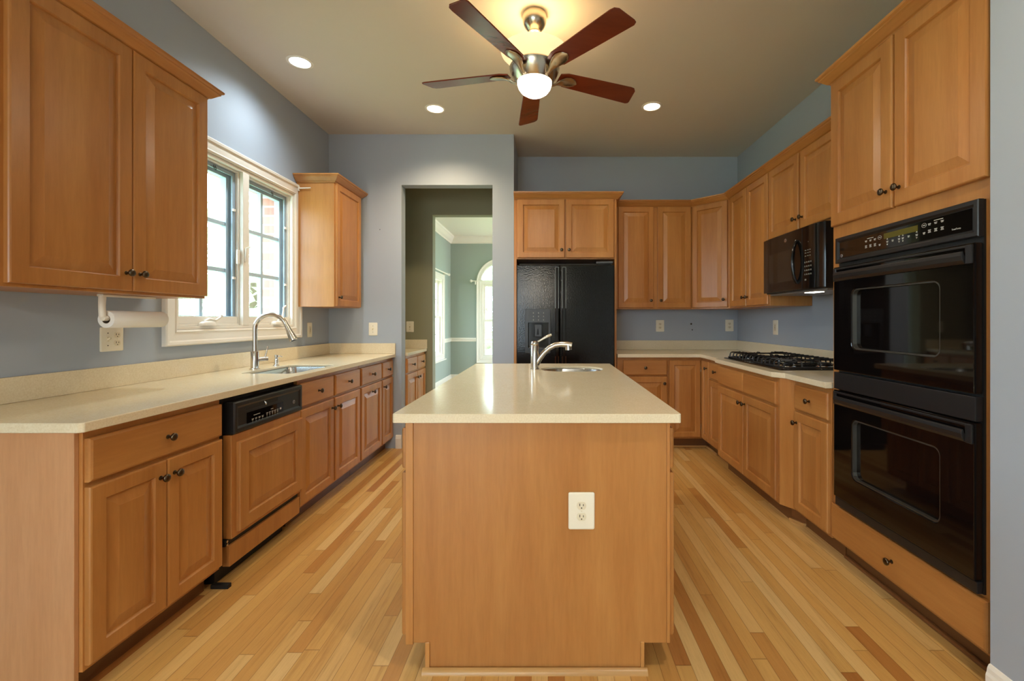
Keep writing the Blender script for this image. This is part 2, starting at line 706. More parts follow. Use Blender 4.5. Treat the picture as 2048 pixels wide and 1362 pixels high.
struct(MB().box(XL - 0.25, 3.4, YR - 0.2, YD + 0.2, -0.12, 0).build('floor', 'floor'))
simple('ceiling', 'ceil', (XL - 0.14, XR + 0.14, YR, YB + 0.1, H, H + 0.12))
simple('ceiling_dining', 'white', (XD - 0.3, 3.3, YP + 0.12, YD + 0.1, 2.94, 3.06))
simple('ceiling_pantry', 'white', (XD - 0.3, XS + 0.2, YB + 0.105, YP + 0.115, 2.9, 3.03), (XD - 0.3, XS - 0.01, YF + 0.12, YB + 0.105, 2.9, 3.03))

WY0, WY1, WZ0, WZ1 = 2.56, 3.745, 1.185, 2.285      # kitchen window opening
YZ = lambda base: (lambda u, v, w: (base + w, u, v))
XZ = lambda base: (lambda u, v, w: (u, base + w, v))
struct(MB().slab(rect(YR, YF, 0, H), [rect(WY0, WY1, WZ0, WZ1), rect(-2.6, -0.6, 0.25, 2.35)], YZ(XL), 0, -0.13).build('wall_left', 'wall'))
struct(MB().slab(rect(-1.5, YF + 0.2, -0.4, 3.3), [rect(WY0 + 0.03, WY1 - 0.03, WZ0 + 0.0, WZ1 - 0.02)], YZ(XL), -0.131, -0.26).build('wall_brick_veneer', 'brick'))
DX0, DX1, DZT = -1.416, -0.537, 2.545               # doorway in the far wall
struct(MB().slab([(XL, 0), (DX0, 0), (DX0, DZT), (DX1, DZT), (DX1, 0), (XS, 0), (XS, H), (XL, H)], [], XZ(YF), 0, 0.115).build('wall_far', 'wall'))
simple('wall_step', 'wall', (XS - 0.115, XS, YF + 0.116, YB, 0, H))
simple('wall_back', 'wall', (XS, XR, YB, YB + 0.1, 0, H))
simple('wall_right', 'wall', (XR, XR + 0.12, YN - 0.1, YB + 0.1, 0, H))
simple('wall_right_near', 'wall', (XN, XR + 0.12, YR, YN, 0, H))
# room behind the camera: wide glazed openings
struct(MB().slab(rect(XL, XN, 0, H), [rect(-1.90, -0.60, 0.25, 2.35)], XZ(YR), 0, -0.15).build('wall_rear', 'wall'))
# pantry
PX0, PX1, PZT = -1.325, -0.45, 2.447
struct(MB().slab([(XD, 0), (PX0, 0), (PX0, PZT), (PX1, PZT), (PX1, 0), (XS + 0.2, 0), (XS + 0.2, H), (XD, H)], [], XZ(YP), 0, 0.12).build('wall_pantry_far', 'pantry'))
simple('wall_pantry_right', 'pantry', (XS, XS + 0.1, YB + 0.105, YP, 0, H))
simple('wall_pantry_left', 'pantry', (XD - 0.12, XD, YF + 0.117, YP + 0.12, 0, H))
# dining room
DWY0, DWY1, DWZ0, DWZ1 = 7.45, 8.47, 0.60, 2.00
struct(MB().slab(rect(YP + 0.121, YD, 0, 3.0), [rect(DWY0, DWY1, DWZ0, DWZ1)], YZ(XD), 0, -0.13).build('wall_dining_left', 'sage'))
AX, AR, AZ = -0.965, 0.405, 2.005                     # arched window: centre, opening radius, spring line


def arch(cx, r, z0, zs, n=20):
    return [(cx - r, z0), (cx + r, z0)] + [(cx + r * math.cos(PI * k / n), zs + r * math.sin(PI * k / n)) for k in range(n + 1)]


AZ0 = 0.45
struct(MB().slab(rect(XD, 3.2, 0, 3.0), [arch(AX, AR, AZ0, AZ), arch(AX + 2.4, AR, AZ0, AZ)], XZ(YD), 0, 0.14).build('wall_dining_far', 'sage'))
struct(MB().slab(rect(YP, YD + 0.1, 0, 3.0), [rect(5.9, 7.2, 0.3, 2.3), rect(7.6, 8.9, 0.3, 2.3)], YZ(3.2), 0, 0.1).build('wall_dining_right', 'sage'))  # both openings are out of view, added to brighten the dining room
simple('wall_dining_near', 'sage', (XS + 0.201, 3.2, YP + 0.0, YP + 0.12, 0, 3.0))

BB = [(0, 0), (0.016, 0), (0.016, 0.095), (0.012, 0.105), (0.010, 0.118), (0.005, 0.128), (0, 0.13)]


def skirting(name, path):
    return struct(MB().sweep(path, BB).build(name, 'white'))


skirting('baseboard_far_left', [(-1.47, YF), (DX0, YF)][::1])
skirting('baseboard_far_right', [(DX1, YF), (XS, YF)])
skirting('baseboard_right_near', [(XN, YN), (XN, YR + 0.3)])
skirting('baseboard_dining_left', [(XD, YP + 0.13), (XD, YD), (AX - AR - 0.1, YD)])
skirting('baseboard_dining_far', [(AX + AR + 0.1, YD), (3.2, YD)])
RAIL = [(0, 0), (0.012, 0), (0.018, 0.015), (0.018, 0.03), (0.028, 0.045), (0.028, 0.055), (0.012, 0.065), (0.012, 0.075), (0, 0.078)]
DCR = [(0, 0), (0.016, 0), (0.02, 0.02), (0.05, 0.05), (0.075, 0.10), (0.09, 0.115), (0.095, 0.14), (0, 0.14)]
lift = lambda z: (lambda u, v, h: (u, v, h + z))
struct(MB().sweep([(XD, DWY1 + 0.11), (XD, YD), (AX - AR - 0.1, YD)], RAIL, f=lift(0.80)).build('trim_1', 'white'))
struct(MB().sweep([(XD, YP + 0.13), (XD, YD), (3.2, YD)], DCR, f=lift(2.80)).build('trim_2', 'white'))

CASING = [(0.0, 0.0), (0.0, 0.010), (0.006, 0.012), (0.012, 0.018), (0.020, 0.014), (0.062, 0.018), (0.070, 0.026), (0.085, 0.028), (0.092, 0.022), (0.092, 0.0)]


def muntin_bars(m, x0, x1, z0, z1, nx, nz, y0, y1, w=0.018):
    for i in range(1, nx):
        x = x0 + (x1 - x0) * i / nx
        m.box(x - w / 2, x + w / 2, y0, y1, z0, z1)
    for k in range(1, nz):
        z = z0 + (z1 - z0) * k / nz
        for i in range(nx):
            a = x0 + (x1 - x0) * i / nx + (w / 2 if i else 0)
            b = x0 + (x1 - x0) * (i + 1) / nx - (w / 2 if i < nx - 1 else 0)
            m.box(a, b, y0 + 0.0005, y1 - 0.0005, z - w / 2, z + w / 2)


def frame_ring(m, x0, x1, z0, z1, w, y0, y1):
    m.slab(rect(x0, x1, z0, z1), [rect(x0 + w, x1 - w, z0 + w, z1 - w)], lambda u, v, q: (u, q, v), y0, y1)


def casement_window():
    w, h = WY1 - WY0, WZ1 - WZ0
    t = root_struct('window_1', (XL, WY0, WZ0), 90)
    m = MB()
    m.sweep([(0, 0), (0, h), (w, h), (w, 0)], [(-o, d) for o, d in CASING], closed=True, f=lambda u, v, d: (u, -d - 0.0005, v))
    m.build('casing', 'white', t)
    m = MB()
    frame_ring(m, 0.001, w - 0.001, 0.001, h - 0.001, 0.018, -0.004, 0.125)
    m.box(w / 2 - 0.032, w / 2 + 0.032, -0.006, 0.125, 0.019, h - 0.019)
    frame_ring(m, 0.0195, w / 2 - 0.0325, 0.0195, h - 0.0195, 0.012, 0.022, 0.120)
    frame_ring(m, w / 2 + 0.0325, w - 0.0195, 0.0195, h - 0.0195, 0.012, 0.022, 0.120)
    m.box(0.0325, w / 2 - 0.0455, 0.024, 0.0385, 0.032, 0.078)
    m.box(w / 2 + 0.0455, w - 0.0325, 0.024, 0.0385, 0.032, 0.078)
    m.build('jamb', 'white', t, 0.002)
    for a, b, lever in ((0.033, w / 2 - 0.046, 1), (w / 2 + 0.046, w - 0.033, 0)):
        z0, z1 = 0.033, h - 0.033
        m = MB()
        m.slab(rect(a, b, z0, z1), [rect(a + 0.045, b - 0.045, z0 + 0.045, z1 - 0.045)], lambda u, v, q: (u, q, v), 0.070, 0.112)
        s = m.build('sash', 'sash', t, 0.002)
        m = MB()
        muntin_bars(m, a + 0.045, b - 0.045, z0 + 0.045, z1 - 0.045, 2, 3, 0.078, 0.104, 0.026)
        m.build('muntin', 'sash', s)
        MB().box(a + 0.043, b - 0.043, 0.089, 0.093, z0 + 0.043, z1 - 0.043).build('glass', 'pane', s)
        m = MB()
        frame_ring(m, a + 0.001, b - 0.001, z0 + 0.022, z1 - 0.001, 0.026, 0.040, 0.050)
        sc = m.build('screen_frame', 'screen', t)
        m = MB()
        for zz in (0.3, 0.75):
            m.box(b - 0.03, b - 0.008, 0.030, 0.0395, z0 + (z1 - z0) * zz - 0.008, z0 + (z1 - z0) * zz + 0.008)
        m.build('clip', 'white', sc)
        mid = (a + b) / 2
        m = MB()
        m.tube([(mid + 0.05, 0.036, z1 - 0.012), (mid + 0.05, 0.030, z1 - 0.035), (mid + 0.058, 0.030, z1 - 0.042), (mid + 0.066, 0.030, z1 - 0.035), (mid + 0.066, 0.036, z1 - 0.012)], 0.0022, 6)
        m.build('pull_tab', 'blackmatte', sc)
        # crank operator on the sill
        cx = a + (b - a) * (0.40 if lever else 0.62)
        m = MB()
        m.loft([[(cx + u * k, -0.001 + v * k, 0.0195 + z) for u, v in rrect(-0.055, 0.055, -0.022, 0.022, 0.015, 3)]
                for k, z in ((1.0, 0.0), (1.0, 0.012), (0.85, 0.022), (0.5, 0.028))])
        c = m.build('crank', 'white', t, smooth=50)
        m = MB()
        if lever:
            m.tube([(cx - 0.01, 0.01, 0.045), (cx + 0.02, 0.0, 0.060), (cx + 0.06, -0.01, 0.052), (cx + 0.105, -0.012, 0.075)], [0.009, 0.009, 0.007, 0.006], 8)
            m.lathe([(0.0, -0.006), (0.008, -0.004), (0.009, 0.002), (0.006, 0.010), (0.0, 0.012)], (cx + 0.108, -0.012, 0.078), 'z', 10)
        else:
            m.tube([(cx + 0.02, 0.01, 0.045), (cx + 0.075, 0.0, 0.07), (cx + 0.085, -0.005, 0.15)], [0.009, 0.007, 0.006], 8)
            m.tube([(cx + 0.075, -0.005, 0.148), (cx + 0.105, -0.010, 0.168)], 0.008, 8)
        m.build('crank_handle', 'white', c, smooth=50)
    # sash lock levers
    m = MB()
    m.box(w / 2 - 0.060, w / 2 - 0.034, 0.012, 0.024, h * 0.40, h * 0.49)
    k = m.build('lock_plate', 'white', t, 0.003)
    MB().tube([(w / 2 - 0.015, -0.008, h * 0.42), (w / 2 - 0.015, -0.016, h * 0.505), (w / 2 + 0.005, -0.03, h * 0.515)], [0.007, 0.006, 0.005], 8).build('lock_lever', 'white', k, smooth=50)
    return t


casement_window()


def dining_side_window():
    w, h = DWY1 - DWY0, DWZ1 - DWZ0
    t = root_struct('window_2', (XD, DWY0, DWZ0), 90)
    MB().sweep([(0, 0), (0, h), (w, h), (w, 0)], [(-o, d) for o, d in CASING], closed=True, f=lambda u, v, d: (u, -d - 0.0005, v)).build('casing', 'white', t)
    m = MB()
    m.box(-0.12, w + 0.12, -0.055, 0.0, -0.112, -0.092)
    m.build('window_sill', 'white', t, 0.004)
    m = MB()
    frame_ring(m, 0.001, w - 0.001, 0.001, h - 0.001, 0.03, -0.002, 0.12)
    m.build('jamb', 'white', t)
    for z0, z1, y in ((0.031, h / 2 + 0.02, 0.04), (h / 2 - 0.02, h - 0.031, 0.078)):
        m = MB()
        frame_ring(m, 0.031, w - 0.031, z0, z1, 0.045, y, y + 0.034)
        s = m.build('sash', 'white', t)
        m = MB()
        muntin_bars(m, 0.076, w - 0.076, z0 + 0.045, z1 - 0.045, 3, 2, y + 0.008, y + 0.026)
        m.build('muntin', 'white', s)
        MB().box(0.074, w - 0.074, y + 0.015, y + 0.019, z0 + 0.043, z1 - 0.043).build('glass', 'pane', s)


dining_side_window()


def arched_window(name, cx):
    t = root_struct(name, (cx, YD, AZ0))
    zs = AZ - AZ0
    out = [(-AR, 0), (-AR, zs)] + [(-AR * math.cos(PI * k / 24), zs + AR * math.sin(PI * k / 24)) for k in range(1, 24)] + [(AR, zs), (AR, 0)]
    MB().sweep(out, [(-o, d) for o, d in CASING], closed=True, f=lambda u, v, d: (u, -d - 0.0005, v)).build('casing', 'white', t)
    m = MB()
    m.slab(arch(0, AR - 0.001, 0.001, zs), [rect(-AR + 0.04, AR - 0.04, 0.04, zs - 0.035), arch(0, AR - 0.04, zs + 0.03, zs + 0.03, 16)], lambda u, v, q: (u, q, v), -0.004, 0.10)
    m.build('frame', 'white', t)
    x0, x1 = -AR + 0.041, AR - 0.041
    for z0, z1, y in ((0.041, zs * 0.5 + 0.02, 0.02), (zs * 0.5 - 0.02, zs - 0.036, 0.055)):
        m = MB()
        frame_ring(m, x0, x1, z0, z1, 0.04, y, y + 0.03)
        s = m.build('sash', 'white', t)
        m = MB()
        muntin_bars(m, x0 + 0.04, x1 - 0.04, z0 + 0.04, z1 - 0.04, 2, 3, y + 0.008, y + 0.024, 0.012)
        m.build('muntin', 'white', s)
        MB().box(x0 + 0.038, x1 - 0.038, y + 0.014, y + 0.018, z0 + 0.038, z1 - 0.038).build('glass', 'pane', s)
    m = MB()
    m.slab(arch(0, AR - 0.041, zs + 0.031, zs + 0.03, 16), [], lambda u, v, q: (u, q, v), 0.04, 0.044)
    g = m.build('fanlight_glass', 'pane', t)
    m = MB()
    for a in (45, 90, 135):
        d = Vector((math.cos(R(a)), 0, math.sin(R(a))))
        m.tube([Vector((0, 0.042, zs + 0.032)) + d * 0.02, Vector((0, 0.042, zs + 0.03)) + d * (AR - 0.045)], 0.008, 6)
    m.build('muntin', 'white', g)


arched_window('window_3', AX)
arched_window('window_4', AX + 2.4)


def rear_window(name, loc, rz, w):
    t = root_struct(name, loc, rz)
    h = 2.1
    TW = Matrix.Translation((-w if rz == 180 else 0, 0, 0))
    m = MB(TW)
    frame_ring(m, 0.001, w - 0.001, 0.001, h - 0.001, 0.05, -0.02, 0.10)
    m.box(w / 2 - 0.03, w / 2 + 0.03, 0.02, 0.06, 0.051, h - 0.051)
    m.build('frame', 'white', t)
    MB(TW).box(0.05, w - 0.05, 0.068, 0.072, 0.05, h - 0.05).build('glass', 'pane', t)


rear_window('window_5', (-1.90, YR, 0.25), 180, 1.30)
rear_window('window_6', (XL, -2.6, 0.25), 90, 2.0)  # unseen side window, added so daylight brightens the near right wall

# ------------------------------------------------------------------ outdoors
struct(MB().box(-40, XL - 0.3, -10, 40, -0.6, -0.45).build('ground', 'grass'))
struct(MB().box(XL - 0.3, 40, YD + 0.3, 40, -0.6, -0.45).build('ground_rear', 'grass'))


def tree(label, x, y, h, r, z0=-0.45):
    t = thing('tree', label, 'tree', (x, y, z0), 0, 'trees in the garden')
    MB().tube([(0, 0, 0), (0.05, 0.03, h * 0.3), (0.0, 0.08, h * 0.6)], [0.16, 0.12, 0.06], 10).build('trunk', 'bark', t, smooth=60)
    m = MB()
    for k in range(900):
        while True:
            p = Vector((rnd.uniform(-1, 1), rnd.uniform(-1, 1), rnd.uniform(-1, 1)))
            if 0.35 < p.length < 1:
                break
        c = Vector((p.x * r, p.y * r, h * 0.58 + p.z * h * 0.45))
        a = Vector((rnd.uniform(-1, 1), rnd.uniform(-1, 1), rnd.uniform(-1, 1))).normalized()
        b = a.orthogonal().normalized()
        d = a.cross(b)
        s = rnd.uniform(0.10, 0.24)
        m.face([m.v(c + b * s), m.v(c + d * s * 0.55), m.v(c - b * s), m.v(c - d * s * 0.55)])
    m.build('foliage', 'leaf', t)


tree('leafy green tree seen through the right sash of the window over the sink', -6.6, 10.0, 4.2, 1.9)
tree('low leafy tree seen through the bottom of the sash over the sink', -9.6, 10.5, 2.2, 1.2)
tree('leafy green tree seen through the arched dining room window', -1.6, 15.0, 3.4, 1.6)

# ================================================================== LEFT RUN
GB = 'maple base cabinets'
XF = -1.505     # face frames of the left run


def left_unit(label, y0, y1, **kw):
    return base_unit(label, (XF, y0, 0), 90, y1 - y0, XF - XL - 0.003, **kw)


YE = 1.44
a0, a1, d1, s1, c1, e1 = 1.455, 2.06, 2.70, 3.575, 4.035, 4.33
t = left_unit('near left maple base cabinet, one wide drawer over two doors, plain end panel', a0, a1)
w = a1 - a0
MB().box(-0.015, -0.0005, 0.012, 0.61, 0, 0.8815).build('end_panel', 'maple_pale', t, 0.001)
drawer(t, 0.006, w - 0.004, DZ0, DZ1)
door(t, 0.006, w / 2 - 0.002, RZ0, RZ1, ('R', 'T'))
door(t, w / 2 + 0.002, w - 0.004, RZ0, RZ1, ('L', 'T'))

t = left_unit('maple sink base cabinet under the window with two drawer fronts over two doors', d1, s1, hollow=True)
w = s1 - d1
MB().box(0.0005, w - 0.0005, -0.001, 0.0, 0.696, 0.712).build('rail', 'maple_x', t)
drawer(t, 0.006, w / 2 - 0.012, DZ0, DZ1)
drawer(t, w / 2 + 0.012, w - 0.012, DZ0, DZ1)
door(t, 0.006, w / 2 - 0.012, RZ0, RZ1, ('R', 'T'))
door(t, w / 2 + 0.012, w - 0.012, RZ0, RZ1, ('L', 'T'))

t = left_unit('maple base cabinet right of the sink cabinet, door knob at top centre', s1 + 0.003, c1)
w = c1 - s1
drawer(t, 0.012, w - 0.012, DZ0, DZ1)
door(t, 0.012, w - 0.012, RZ0, RZ1, ('C', 'T'))

t = left_unit('narrow maple base cabinet at the doorway end of the sink run', c1 + 0.0005, e1, x_end=0.016)
w = e1 - c1
drawer(t, 0.008, w - 0.012, DZ0, DZ1)
door(t, 0.008, w - 0.012, RZ0, RZ1, ('L', 'T'))


# dishwasher
def dishwasher():
    t = thing('dishwasher', 'dishwasher with black control strip and maple front panel, left of the sink cabinet', 'dishwasher', (XF, a1 + 0.001, 0), 90)
    w = d1 - a1 - 0.002
    MB().box(0.004, w - 0.002, 0.02, 0.60, 0.10, 0.876).build('tub', 'blackmatte', t)
    MB().box(0.05, w - 0.05, 0.06, 0.55, 0.0, 0.0995).build('base', 'blackmatte', t)
    MB().box(0.012, 0.035, -0.03, 0.05, 0.0, 0.018).build('foot', 'blackmatte', t)
    m = MB()
    x0 = 0.05

    def ring(i, d):
        return [(x0 + i, d, 0.702 + i), (w - 0.003 - i, d, 0.702 + i), (w - 0.003 - i, d, 0.852 - i), (x0 + i, d, 0.852 - i)]
    m.loft([ring(0, 0.0195), ring(0, -0.028), ring(0.006, -0.034), ring(0.022, -0.034), ring(0.032, -0.028)])
    p = m.build('control_panel', 'blacksatin', t, smooth=30)
    MB().box(x0 + 0.095, w - 0.19, -0.0295, -0.0275, 0.722, 0.785).build('touch_panel', 'blackglass', p)
    m = MB()
    m.box(x0 + 0.085, w - 0.24, -0.0285, -0.0275, 0.800, 0.822)
    gr = m.build('latch_recess', 'blackmatte', p)
    MB().tube([(x0 + 0.23, -0.0285, 0.818), (x0 + 0.228, -0.037, 0.812), (x0 + 0.232, -0.037, 0.800)], 0.004, 8).build('latch', 'chrome', gr, smooth=50)
    m = MB()
    for k in range(4):
        x = x0 + 0.13 + k * 0.026
        m.box(x, x + 0.016, -0.0302, -0.0296, 0.745, 0.7475)
        m.box(x + 0.002, x + 0.013, -0.0302, -0.0296, 0.7395, 0.742)
        m.box(x + 0.005, x + 0.009, -0.0302, -0.0296, 0.730, 0.733)
    for k in range(5):
        x = x0 + 0.245 + k * 0.023
        m.box(x, x + 0.015, -0.0302, -0.0296, 0.752, 0.7545)
        m.box(x + 0.002, x + 0.012, -0.0302, -0.0296, 0.7455, 0.748)
        m.box(x + 0.004, x + 0.010, -0.0302, -0.0296, 0.739, 0.7415)
        m.box(x + 0.005, x + 0.008, -0.0302, -0.0296, 0.730, 0.733)
    m.box(x0 + 0.365, x0 + 0.378, -0.0302, -0.0296, 0.748, 0.758)
    m.box(x0 + 0.145, x0 + 0.195, -0.0302, -0.0296, 0.762, 0.7645)
    m.box(x0 + 0.285, x0 + 0.305, -0.0302, -0.0296, 0.765, 0.768)
    m.build('button_legend', 'legend', p)
    m = MB()
    m.lathe([(0.0105, 0.0), (0.0105, 0.002), (0.009, 0.0026), (0.0, 0.0026)], (w - 0.085, -0.028, 0.765), '-y', 24)
    b = m.build('emblem', 'badge', p)
    text('monogram', 'GE', 0.011, b, FRONT(w - 0.085, -0.0308, 0.761), 'blackmatte', align='CENTER')
    # wooden front with applied raised panel
    MB().box(x0 - 0.002, w - 0.003, -0.022, 0.0195, 0.212, 0.698).build('door', 'maple', t, 0.002)
    dd = door(t, x0 + 0.03, w - 0.012, 0.235, 0.660, None, y=-0.0225, sw=0.06, name='front_panel')
    MB().box(x0 - 0.006, w - 0.003, -0.016, 0.0195, 0.085, 0.182).build('lower_panel', 'maple', t, 0.002)
    m = MB()
    m.box(x0 - 0.02, w - 0.003, -0.004, 0.0195, 0.184, 0.2105)
    m.build('shadow_strip', 'blackmatte', t)
    for z in (0.19, 0.205):
        MB().lathe([(0.006, 0), (0.006, 0.004), (0.0, 0.006)], (x0 - 0.01, -0.0045, z), '-y', 10).build('screw', 'chrome', t)


dishwasher()

# countertop with backsplash
CX = -1.472
SKX0, SKX1, SKY0, SKY1 = -1.885, -1.548, 2.735, 3.29
ct = thing('countertop', 'long beige quartz countertop under the window, with its low backsplash', 'countertop', (XL, YE, 0.882))
T = Matrix.Translation((-XL, -YE, -0.882))
g = 0.0015
m = MB(T)
m.rebated([(XL + g, 1.42), (CX - 0.01, 1.42), (CX, 1.43), (CX, YF - g), (XL + g, YF - g)], rrect(SKX0, SKX1, SKY0, SKY1, 0.05),
          rrect(SKX0 - 0.022, SKX1 + 0.022, SKY0 - 0.022, SKY1 + 0.022, 0.07), 0.882, 0.899, 0.914)
m.build('slab', 'quartz', ct, 0.003)
m = MB(T)
m.prism([(XL + g, 1.43), (XL + 0.02, 1.43), (XL + 0.02, YF - 0.02), (CX, YF - 0.02), (CX, YF - g), (XL + g, YF - g)], 0.9145, 1.016)
m.build('backsplash', 'quartz', ct, 0.0015)


def basin(name_parent, x0, x1, y0, y1, r, depth, ztop, mat, divider=None):
    m = MB()
    rings = []
    for i, z in ((-0.012, 0), (0.0, 0), (0.004, -0.004), (0.006, -depth * 0.7), (0.014, -depth * 0.92), (0.04, -depth)):
        rings.append([(x, y, ztop + z) for x, y in rrect(x0 + i, x1 - i, y0 + i, y1 - i, max(0.012, r - i * 0.5), 6)])
    m.loft(rings, False, True)
    b = m.build('bowl', mat, name_parent, smooth=50)
    so = b.modifiers.new('solid', 'SOLIDIFY')
    so.thickness = 0.0015
    so.offset = -1
    m = MB()
    cx, cy = (x0 + x1) / 2, (y0 + y1) / 2
    m.lathe([(0.0, 0.0), (0.02, 0.001), (0.036, 0.003), (0.042, 0.0045), (0.043, 0.001), (0.043, 0.0)], (cx, cy, ztop - depth + 0.002), 'z', 24)
    m.build('drain', 'chrome', name_parent, smooth=40)


sk = thing('kitchen_sink', 'rectangular stainless undermount sink below the window', 'sink', ((SKX0 + SKX1) / 2, (SKY0 + SKY1) / 2, 0.70))
hx, hy = (SKX1 - SKX0) / 2, (SKY1 - SKY0) / 2
basin(sk, -hx - 0.004, hx + 0.004, -hy - 0.004, hy + 0.004, 0.054, 0.18, 0.1985, 'stainless')


def arc(c, r, a0, a1, n, dirv):
    return [Vector(c) + Vector(dirv) * (r * math.cos(R(a0 + (a1 - a0) * k / n))) + Vector((0, 0, r * math.sin(R(a0 + (a1 - a0) * k / n)))) for k in range(n + 1)]


def gooseneck():
    t = thing('faucet', 'tall gooseneck pull-down faucet in brushed nickel behind the window sink', 'faucet', (-1.945, 2.985, 0.9142))
    m = MB()
    m.lathe([(0.030, 0), (0.030, 0.004), (0.024, 0.008), (0.0235, 0.115), (0.022, 0.118), (0.015, 0.119)], n=24)
    m.build('base', 'nickel_s', t, smooth=40)
    d = Vector((1, 0.16, 0)).normalized()
    pts = [Vector((0, 0, 0.118)), Vector((0, 0, 0.2)), Vector((0, 0, 0.262))]
    c = d * 0.098 + Vector((0, 0, 0.265))
    pts += arc(c, 0.098, 178, 20, 16, d)
    m = MB().tube(pts, 0.0145, 16)
    m.build('neck', 'nickel_s', t, smooth=60)
    e = pts[-1]
    dn = (pts[-1] - pts[-2]).normalized()
    m = MB().tube([e, e + dn * 0.02, e + dn * 0.05, e + dn * 0.10, e + dn * 0.118, e + dn * 0.12], [0.0148, 0.016, 0.018, 0.0245, 0.025, 0.021], 18)
    s = m.build('spray_head', 'nickel_s', t, smooth=50)
    MB().tube([e + dn * 0.1195, e + dn * 0.122], 0.018, 16).build('nozzle', 'blackmatte', s)
    m = MB().tube([(0.008, 0.022, 0.06), (0.03, 0.05, 0.062), (0.045, 0.065, 0.062)], [0.015, 0.016, 0.016], 14)
    h = m.build('valve', 'nickel_s', t, smooth=50)
    MB().tube([(0.034, 0.052, 0.07), (0.040, 0.056, 0.10), (0.046, 0.066, 0.15)], [0.006, 0.005, 0.004], 10).build('handle', 'nickel_s', h, smooth=60)


gooseneck()


def soap():
    t = thing('soap_dispenser', 'small chrome soap pump beside the window sink', 'soap dispenser', (-1.945, 3.22, 0.9142))
    MB().lathe([(0.021, 0), (0.021, 0.003), (0.014, 0.007), (0.013, 0.045), (0.010, 0.048), (0.0095, 0.056), (0.013, 0.058), (0.0135, 0.072), (0.010, 0.076), (0.0, 0.077)], n=20).build('body', 'chrome', t, smooth=40)
    MB().tube([(0, 0, 0.064), (0.03, 0.004, 0.066), (0.042, 0.005, 0.060)], [0.005, 0.0045, 0.004], 8).build('spout', 'chrome', t, smooth=50)


soap()

# wall cabinets, left
GW = 'maple wall cabinets'
UF = -1.80
uw = 2.36 - 1.475
t = wall_unit('large near left maple wall cabinet with two doors, paper towel holder beneath it', (UF, 1.475, UZ0), 90, uw, UF - XL - 0.003, UZ1 - UZ0)
door(t, 0.012, 0.455, 0.012, UZ1 - UZ0 - 0.004, ('R', 'B'), sw=0.058)
door(t, 0.459, uw - 0.003, 0.012, UZ1 - UZ0 - 0.004, ('L', 'B'), sw=0.058)
MB().sweep([(uw, 0.317), (uw, 0), (0, 0), (0, 0.317)][::-1], CROWN, f=lift(UZ1 - UZ0 - 0.008)).build('crown', 'maple_x', t)
uw = 4.30 - 3.79
t = wall_unit('narrow single door maple wall cabinet right of the sink window', (UF, 3.79, UZ0), 90, uw, UF - XL - 0.003, UZ1 - UZ0)
door(t, 0.012, uw - 0.010, 0.006, UZ1 - UZ0 - 0.006, ('L', 'B'))
MB().sweep([(uw, 0.317), (uw, 0), (0, 0), (0, 0.317)][::-1], CROWN, f=lift(UZ1 - UZ0 - 0.008)).build('crown', 'maple_x', t)


# paper towel holder + roll
def towels():
    x, y0, y1, z = -1.92, 1.955, 2.235, 1.243
    t = thing('paper_towel_holder', 'white plastic paper towel holder screwed under the near left wall cabinet', 'towel holder', (x, y0, UZ0))
    m = MB()
    m.box(-0.014, 0.014, -0.028, 0.235, -0.011, -0.0006)
    m.build('mount', 'ivoryplastic', t, 0.003)
    m = MB()
    m.tube([(0, -0.016, -0.006), (0, -0.018, -0.05), (0, -0.016, -0.10)], [0.0135, 0.0125, 0.0125], 12)
    m.build('arm', 'ivoryplastic', t, smooth=60)
    m = MB()
    m.lathe([(0.0, -0.010), (0.0125, -0.008), (0.0135, 0.0), (0.0135, 0.012), (0.0, 0.012)], (0, -0.008, z - UZ0 + 0.006), 'y', 16)
    m.build('hub', 'ivoryplastic', t, smooth=50)
    r = thing('paper_towel_roll', 'thin white paper towel roll hanging on the holder over the outlet', 'paper towel', (x, y0, z))
    m = MB()
    m.lathe([(0.0185, 0), (0.0365, 0), (0.038, 0.002), (0.038, y1 - y0 - 0.002), (0.0365, y1 - y0), (0.0185, y1 - y0)], (0, 0, 0), 'y', 40, False, False)
    m.build('paper', 'towel', r, smooth=40)
    m = MB()
    m.lathe([(0.0165, 0.0), (0.0185, 0.0), (0.0185, y1 - y0), (0.0165, y1 - y0), (0.0165, 0)], (0, 0, 0), 'y', 32, False, False)
    m.build('core', 'card', r, smooth=40)


towels()


